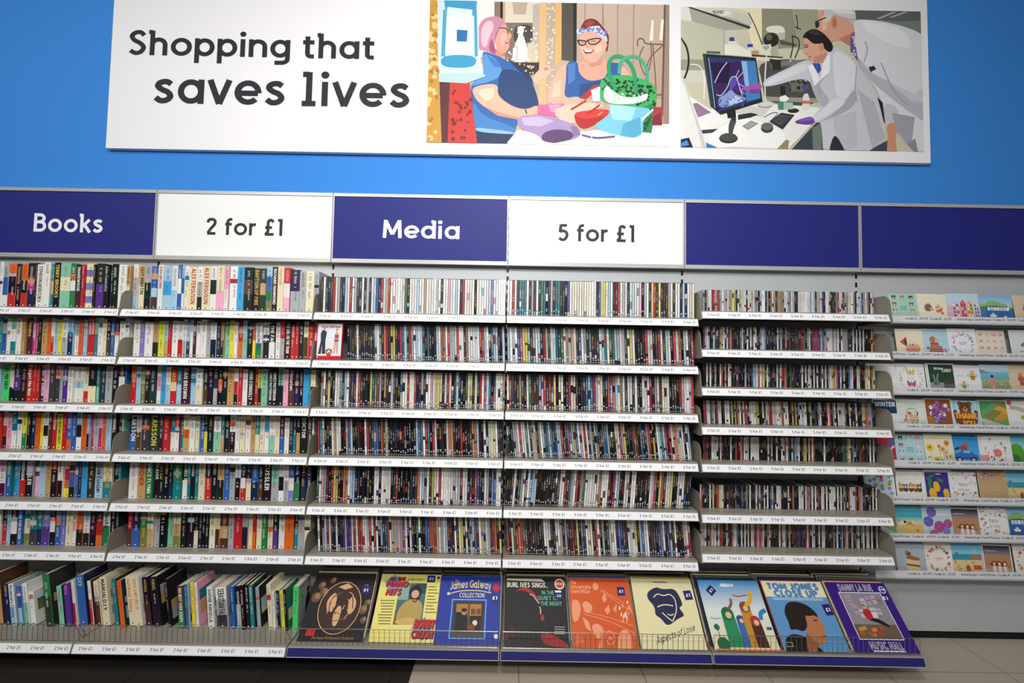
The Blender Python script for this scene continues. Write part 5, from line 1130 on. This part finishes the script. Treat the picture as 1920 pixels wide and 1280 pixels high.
def c_posy(A, r):
    A.rect(0, 0, 1, 1, 'EEEDEA'); A.line([(.1, .75), (.5, .7), (.9, .4)], .14, 'C8B8A8'); A.circ(.1, .9, .09, 'D84A94', 9)
    for i in range(10): flower(A, .6 + r.uniform(-.25, .3), .3 + r.uniform(-.2, .2), .07, r.choice(['8AB84A', 'E0A03A', 'A8C86A', 'F0D8C0']))
def c_sunflowers(A, r):
    A.grad(0, 0, 1, 1, 'F0E4BC', 'F6EED4')
    for x, y, s, c in ((.18, .56, .13, 'E8C84A'), (.78, .7, .1, 'E0963A'), (.62, .5, .1, 'E8B078'), (.5, .6, .06, 'C8A84A'), (.4, .16, .12, 'D8D05A'), (.72, .4, .09, 'E8C8B0'), (.9, .3, .07, 'E8D88A')): A.line([(x, y), (x + .05, 0)], .012, '7A8A4A'); flower(A, x, y, s, c, 9, '6A4A2A')
    for i in range(10): leaf(A, r.uniform(.1, .95), r.uniform(.05, .3), .05, r.uniform(0, 3), '6A8A54')
    A.rect(.2, .86, .7, .87, 'B8A88A', False)
def c_car(A, r):
    A.grad(0, 0, 1, 1, '6ABCE8', '2A94DC'); A.poly([(.1, .2), (.12, .38), (.3, .42), (.4, .52), (.7, .52), (.78, .4), (.94, .34), (.94, .2)], '3A74C4'); A.poly([(.42, .42), (.46, .5), (.66, .5), (.7, .42)], '8AC8E8'); A.rect(.1, .2, .94, .26, '2A5AA8')
    for x in (.28, .76): A.circ(x, .18, .11, '2A2A30', 14); A.circ(x, .18, .06, 'D8D8E0', 10)
    A.poly([(.36, .52), (.34, .64), (.5, .7), (.6, .62), (.58, .52)], 'B84A34'); A.circ(.56, .7, .07, 'C8603C', 9); A.poly([(.12, .5), (.3, .54), (.36, .62), (.2, .6)], '2A2E34'); A.poly([(.3, .64), (.46, .6), (.44, .55), (.3, .58)], 'C83A54')
def c_floral(A, r, bg='F2F0F0', hb=False, n=40):
    A.rect(0, 0, 1, 1, bg); pal = ['D84A5A', '6A8A5A', '7A6AB8', 'E0A03A', '3A5A5A', 'E8A0B0', '8AB08A']
    for i in range(n * 2): leaf(A, r.random(), r.random(), r.uniform(.02, .045), r.uniform(0, 3.1), r.choice(pal))
    for i in range(n // 3): flower(A, r.uniform(.05, .95), r.uniform(.05, .95), .045, r.choice(pal), 5)
    if hb: A.rect(.28, .3, .72, .7, 'F4F2F2'); script(A, 'Happy', .32, .52, .66, .13, '6A5A78', 0, .1); script(A, 'birthday', .3, .34, .7, .11, 'B86A7A', 0, .1)
def c_happy(A, r): c_floral(A, r, hb=True)
def c_meadow(A, r):
    A.rect(0, 0, 1, 1, 'F2F0F0')
    for i in range(16): x, y = r.uniform(.1, .9), r.uniform(.1, .9); A.line([(x, y), (x + r.uniform(-.06, .06), y - .14)], .01, '7A8A7A'); flower(A, x, y, r.uniform(.03, .05), r.choice(['4A4A44', 'E8B8A8', '8AA08A', 'E0C08A']), 5)
    flower(A, .5, .42, .14, 'E07A78', 9, 'E8B04A'); flower(A, .08, .25, .12, 'E8949A', 8)
def c_kraft(A, r):
    A.rect(0, 0, 1, 1, 'C9A87C')
    for i in range(30): flower(A, r.uniform(.02, .98), r.uniform(.7, .97) if r.random() < .85 else r.uniform(.02, .08), .05, r.choice(['8A8AC0', '4A4A5A', 'E0C8B0', 'D8885A', 'B0A0C8']), 5)
    A.rect(.2, .38, .8, .395, 'E0CCA8', False); A.rect(.25, .5, .75, .512, 'E0CCA8', False)
def c_river(A, r):
    A.grad(0, .5, 1, 1, 'A8DCE8', '5AB8D8'); A.rect(0, 0, 1, .5, '5A9A4A'); A.circ(.2, .5, .24, '5AA83A', 10); A.poly([(.4, .4), (.8, .5), (1, .3), (1, 0), (.6, 0)], '6A8A9A'); A.circ(.1, .2, .2, '3A7A34', 9); A.rect(.6, .4, .8, .56, 'D8D8D0')
def c_balloons(A, r):
    A.rect(0, 0, 1, 1, 'F0F0F4')
    for i in range(20): A.circ(.14 + .22 * (i % 4) + r.uniform(-.06, .06), .2 + .15 * (i // 4) + r.uniform(-.05, .05), .07, r.choice(['6AB0E0', 'A04A9A', '8AC85A', 'D04A6A', 'B09AD8', '7AC8C0']), 10, .06)
def c_chicks(A, r):
    A.rect(0, 0, 1, 1, 'F2EEEA')
    for x, c, e in ((.16, 'E0A05A', '8A6A3A'), (.32, '8A8A7A', '4A4A44'), (.5, 'D8A04A', '6A4A2A'), (.66, 'E0A84A', '8A5A2A'), (.8, '9A6A3A', '5A4A2A')): A.circ(x, .36, .09, e, 9); face(A, x, .46, .075, c, e)
    for i in range(16): A.circ(r.uniform(.1, .9), r.uniform(.6, .9), .012, r.choice(['E8847A', 'E0B04A', '6AA0C0']), 5, layer=False)
    A.rect(.28, .1, .72, .13, 'E09A7A', False); [leaf(A, x, .56, .05, 1, '5A8A5A') for x in (.12, .5, .86)]
def c_lemons(A, r):
    A.rect(0, 0, 1, 1, 'ECEAF0'); A.rect(.03, .02, .88, .92, '3F3A8E')
    for x, y, a in ((.28, .8, .4), (.18, .5, 1.8), (.58, .66, -.4), (.78, .3, 1.2), (.2, .66, 2.4)): leaf(A, x, y, .13, a, '3A8A4E')
    for x, y, s in ((.42, .46, .14), (.26, .22, .16), (.74, .24, .13)): A.circ(x, y, s * .85, 'F2BC2E', 12, s * 1.25, a=.2)
    A.rect(.44, .84, .62, .88, 'E0DCF0', False); A.rect(.5, .06, .72, .12, '2A2468', False)
def c_beach(A, r):
    A.grad(0, .6, 1, 1, '9AD4E8', '5AB4DC'); A.rect(0, .46, 1, .64, '3A9AA8'); A.rect(0, 0, 1, .46, 'E4CC94')
    for i in range(26): A.circ(r.random(), r.uniform(.05, .46), .022, r.choice(['C8643A', '8A5A3A', 'F0E8DC', '4A6A7A', 'D8A04A']), 6, layer=False)
    A.poly([(.62, .5), (.98, .5), (.9, .6), (.68, .6)], 'D86A44'); A.rect(.68, .16, .96, .3, 'C8583A'); A.circ(.5, .2, .08, '9A5A34', 8, .12); A.line([(.2 + .07 * math.cos(t * .7), .12 + .07 * math.sin(t * .7)) for t in range(10)], .012, '4A8A94'); A.rect(.78, .64, .81, .86, 'D8DCE0'); A.circ(.16, .66, .07, '8A6AA0', 7, .04)
def c_dogs(A, r):
    A.grad(0, .62, 1, 1, '3AA4C0', '6AC4D4'); A.grad(0, .4, 1, .64, 'E8DCA8', '6AC0C0'); A.rect(0, 0, 1, .42, 'D9BC72')
    for x, c, h in ((.2, 'E8E4DC', '2E2C2E'), (.48, 'C88A54', 'E8DCCC')): A.circ(x, .44, .11, c, 10, .06); A.circ(x + .1, .48, .05, h, 8); A.line([(x - .08, .42), (x - .14, .34)], .02, c); A.line([(x + .06, .42), (x + .14, .34)], .02, c); A.line([(x - .1, .46), (x - .14, .58)], .018, h)
    A.line([(.68, .26), (.78, .16)], .015, '3A3A34'); A.line([(.68, .16), (.78, .26)], .015, '3A3A34')
def c_allium(A, r):
    A.rect(0, 0, 1, 1, 'BED8DC')
    for x, y, s, c in ((.34, .8, .17, '6A58B8'), (.2, .5, .17, '5E50B0'), (.56, .34, .19, 'B0408E'), (.86, .44, .15, 'A83A86'), (.34, .1, .16, 'B84A86'), (.78, .22, .13, '7A62C0')):
        A.line([(x, y), (x, 0)], .014, '5A9A7A'); A.circ(x, y, s, c, 16)
        for i in range(20): a = i * 2.4; q = s * (i / 20) ** .5 * .95; A.circ(x + q * math.cos(a), y + q * math.sin(a), .014, 'D8C0E8', 5, layer=False)
    A.rect(.52, .7, .92, .84, 'EFEFF4'); script(A, 'birthday', .56, .74, .9, .07, '9A7AA8', 0, .12)
def c_spaniels(A, r):
    A.rect(0, 0, 1, 1, 'ECEAE8'); A.rect(.04, .02, .96, .95, 'B98A62'); A.grad(.04, .66, .96, .95, '9A8A94', '1E2238'); A.grad(.04, .02, .96, .3, 'C8BCB4', 'B08A6A')
    for x in (.36, .54, .72): A.circ(x, .38, .09, 'A04A28', 9); A.circ(x, .34, .045, 'F0E8E0', 8, .08); A.circ(x - .08, .36, .035, '8A3A20', 7, .07); A.circ(x, .2, .07, 'EEE6DE', 9, .11); A.circ(x, .32, .016, '2A2020', 5)
    A.line([(.16, .36), (.88, .28)], .016, '3A2A20'); A.rect(.1, .78, .5, .8, 'D8D4D8', False)
def c_cake(A, r):
    A.grad(0, 0, 1, 1, 'A8B4C0', 'B8C2CC'); A.poly([(.3, .5), (.34, .12), (.78, .06), (.78, .44)], 'E2CC92'); A.poly([(.3, .5), (.44, .62), (.78, .52), (.78, .44), (.62, .44)], '9A6A50'); A.poly([(.32, .34), (.33, .28), (.78, .22), (.78, .28)], '8A4A38'); A.circ(.42, .66, .1, '7A5A3A', 9, .08); A.circ(.36, .72, .05, '8A8A4A', 7)
def c_white(A, r): A.rect(0, 0, 1, 1, 'EEEEF2')
def c_winter(A, r): A.rect(0, 0, 1, 1, 'E4E8EC'); A.rect(.03, .5, .97, .96, '23406A'); text(A, 'WINTER', .1, .74, .92, .16, 'E8ECF0', .24, 8)
def c_heart(A, r): A.rect(0, 0, 1, 1, 'C83A44'); A.line([(.4, .2), (.7, .7), (1, .8)], .16, '4A6AC0'); A.line([(.5, .2), (.8, .55), (1, .6)], .08, 'D8D8E8')
# row: photo x of the left edge, width in px of the photo, design, words, copies behind it
CARDS = [
 [(1667, 58, c_faces, 'mint green card with rows of little animal faces', 0), (1723, 58, c_hedgehog, 'cream card with a hedgehog pushing a barrow', 1), (1784, 58, c_houses, 'card with a row of pink and red town houses', 3), (1847, 54, c_harbour, 'card with a harbour village and a red boat', 3), (1901, 54, c_tan, 'tan card cut off by the frame', 0)],
 [(1680, 52, c_boat, 'cream card with a brown sailing boat', 0), (1729, 55, c_books, 'pale blue card with a stack of red books', 0), (1778, 60, c_wreath, 'white card with a lavender wreath', 0), (1833, 58, c_shells, 'pink card covered in sea shells', 3), (1894, 54, c_bird, 'pale card with a grey bird', 0)],
 [(1626, 56, c_white, 'blank white card behind the CD shelf end', 0), (1682, 54, c_butterflies, 'white card with yellow and red butterflies', 1), (1740, 52, c_tortoise, 'dark green card with a hare and a tortoise', 1), (1792, 54, c_bees, 'white card with bumble bees', 0), (1839, 58, c_poppies, 'card with a girl in a poppy field by the sea', 0), (1893, 54, c_tan, 'tan card cut off by the frame', 0)],
 [(1638, 46, c_winter, 'navy and white lettered card behind the CD shelf end', 0), (1683, 53, c_easel, 'pale green card with a dog at an easel', 0), (1735, 52, c_bouquet, 'card with a purple flower bouquet', 0), (1784, 59, c_bear, 'blue card with a brown bear and THANK YOU', 1), (1837, 58, c_fields, 'card with orange and green fields', 1), (1891, 54, c_posy, 'white card with a hand and a posy', 1)],
 [(1646, 32, c_heart, 'red and blue card behind the CD shelf end', 0), (1680, 56, c_faces, 'pale blue card with rows of little animal faces', 0), (1734, 54, c_sunflowers, 'cream card with sunflowers', 0), (1783, 58, c_car, 'blue card with a fox in a blue car', 2), (1843, 57, c_meadow, 'white card with a pink flower', 3), (1897, 54, c_river, 'card with a green river bank', 0)],
 [(1624, 56, c_balloons, 'white card with coloured balloons behind the CD shelf', 1), (1681, 54, c_chicks, 'white card with a row of party chicks', 0), (1734, 52, c_lemons, 'navy card with yellow lemons', 0), (1779, 59, c_happy, 'floral card with the word Happy', 0), (1835, 60, c_kraft, 'brown card with flowers along its top', 0), (1888, 58, c_beach, 'card with a busy beach', 0)],
 [(1650, 30, c_fields, 'green card behind the CD shelf end', 0), (1682, 51, c_dogs, 'card with two dogs on a beach', 0), (1730, 60, c_allium, 'card with purple and magenta alliums', 0), (1784, 55, c_spaniels, 'card with three spaniels carrying a stick', 0), (1836, 59, c_happy, 'floral card with the word Happy', 0), (1892, 56, c_harbour, 'card with a harbour village', 0)],
 [(1681, 54, c_cake, 'grey card with a slice of cake', 0), (1734, 54, c_wreath2, 'white card with a wreath of flowers', 0), (1786, 56, c_beach, 'card with a busy beach', 0), (1844, 54, c_spaniels, 'card with three spaniels carrying a stick', 2), (1901, 54, c_wreath2, 'white card with a wreath, cut off by the frame', 0)],
]
for k, row in enumerate(CARDS):
    z = CARDZ[k]
    for i, (px, wp, fn, words, nb) in enumerate(row):
        yb = -0.028 + 0.004 * (i % 2)
        X = at(px, 640 - (z + 0.08 - 1.46) * 340, -0.02).x; w = min(0.16, wp / 338)
        for j in range(nb + 1):
            r = random.Random(k * 31 + i * 5); b = MB(); h = 0.158 + 0.004 * (i % 3)
            b.box(0, 0, 0, w, 0.0012, h, 'F0EFEE'); A = Art(b, (0, 0, 0), (1, 0, 0), (0, 0, 1), w, h, eps=1.6e-5); A.clip = (0, 0, 1, 1); A.smooth = 6
            if fn is c_faces and k == 4: c_faces(A, r, 'B9DCE8')
            else: fn(A, r)
            o = b.build('greeting_card', M['print'], None, (X - 0.007 * j - (0.0006 if k == 3 else 0), yb + (0.0045 if fn in (c_bear, c_fields, c_posy) else 0.0035) * j, z + 0.0068), (-0.14, 0.012 if i % 2 else 0.0, 0))
            if j == 0: tag(o, '%s, %s ledge' % (words, ORD[k]), 'greeting card', 'greetings cards on the rack')
            else: tag(o, '%s copy behind the %s, %s ledge' % (('first', 'second', 'third')[j - 1], words.split(' behind')[0], ORD[k]), 'greeting card', 'greetings cards on the rack')
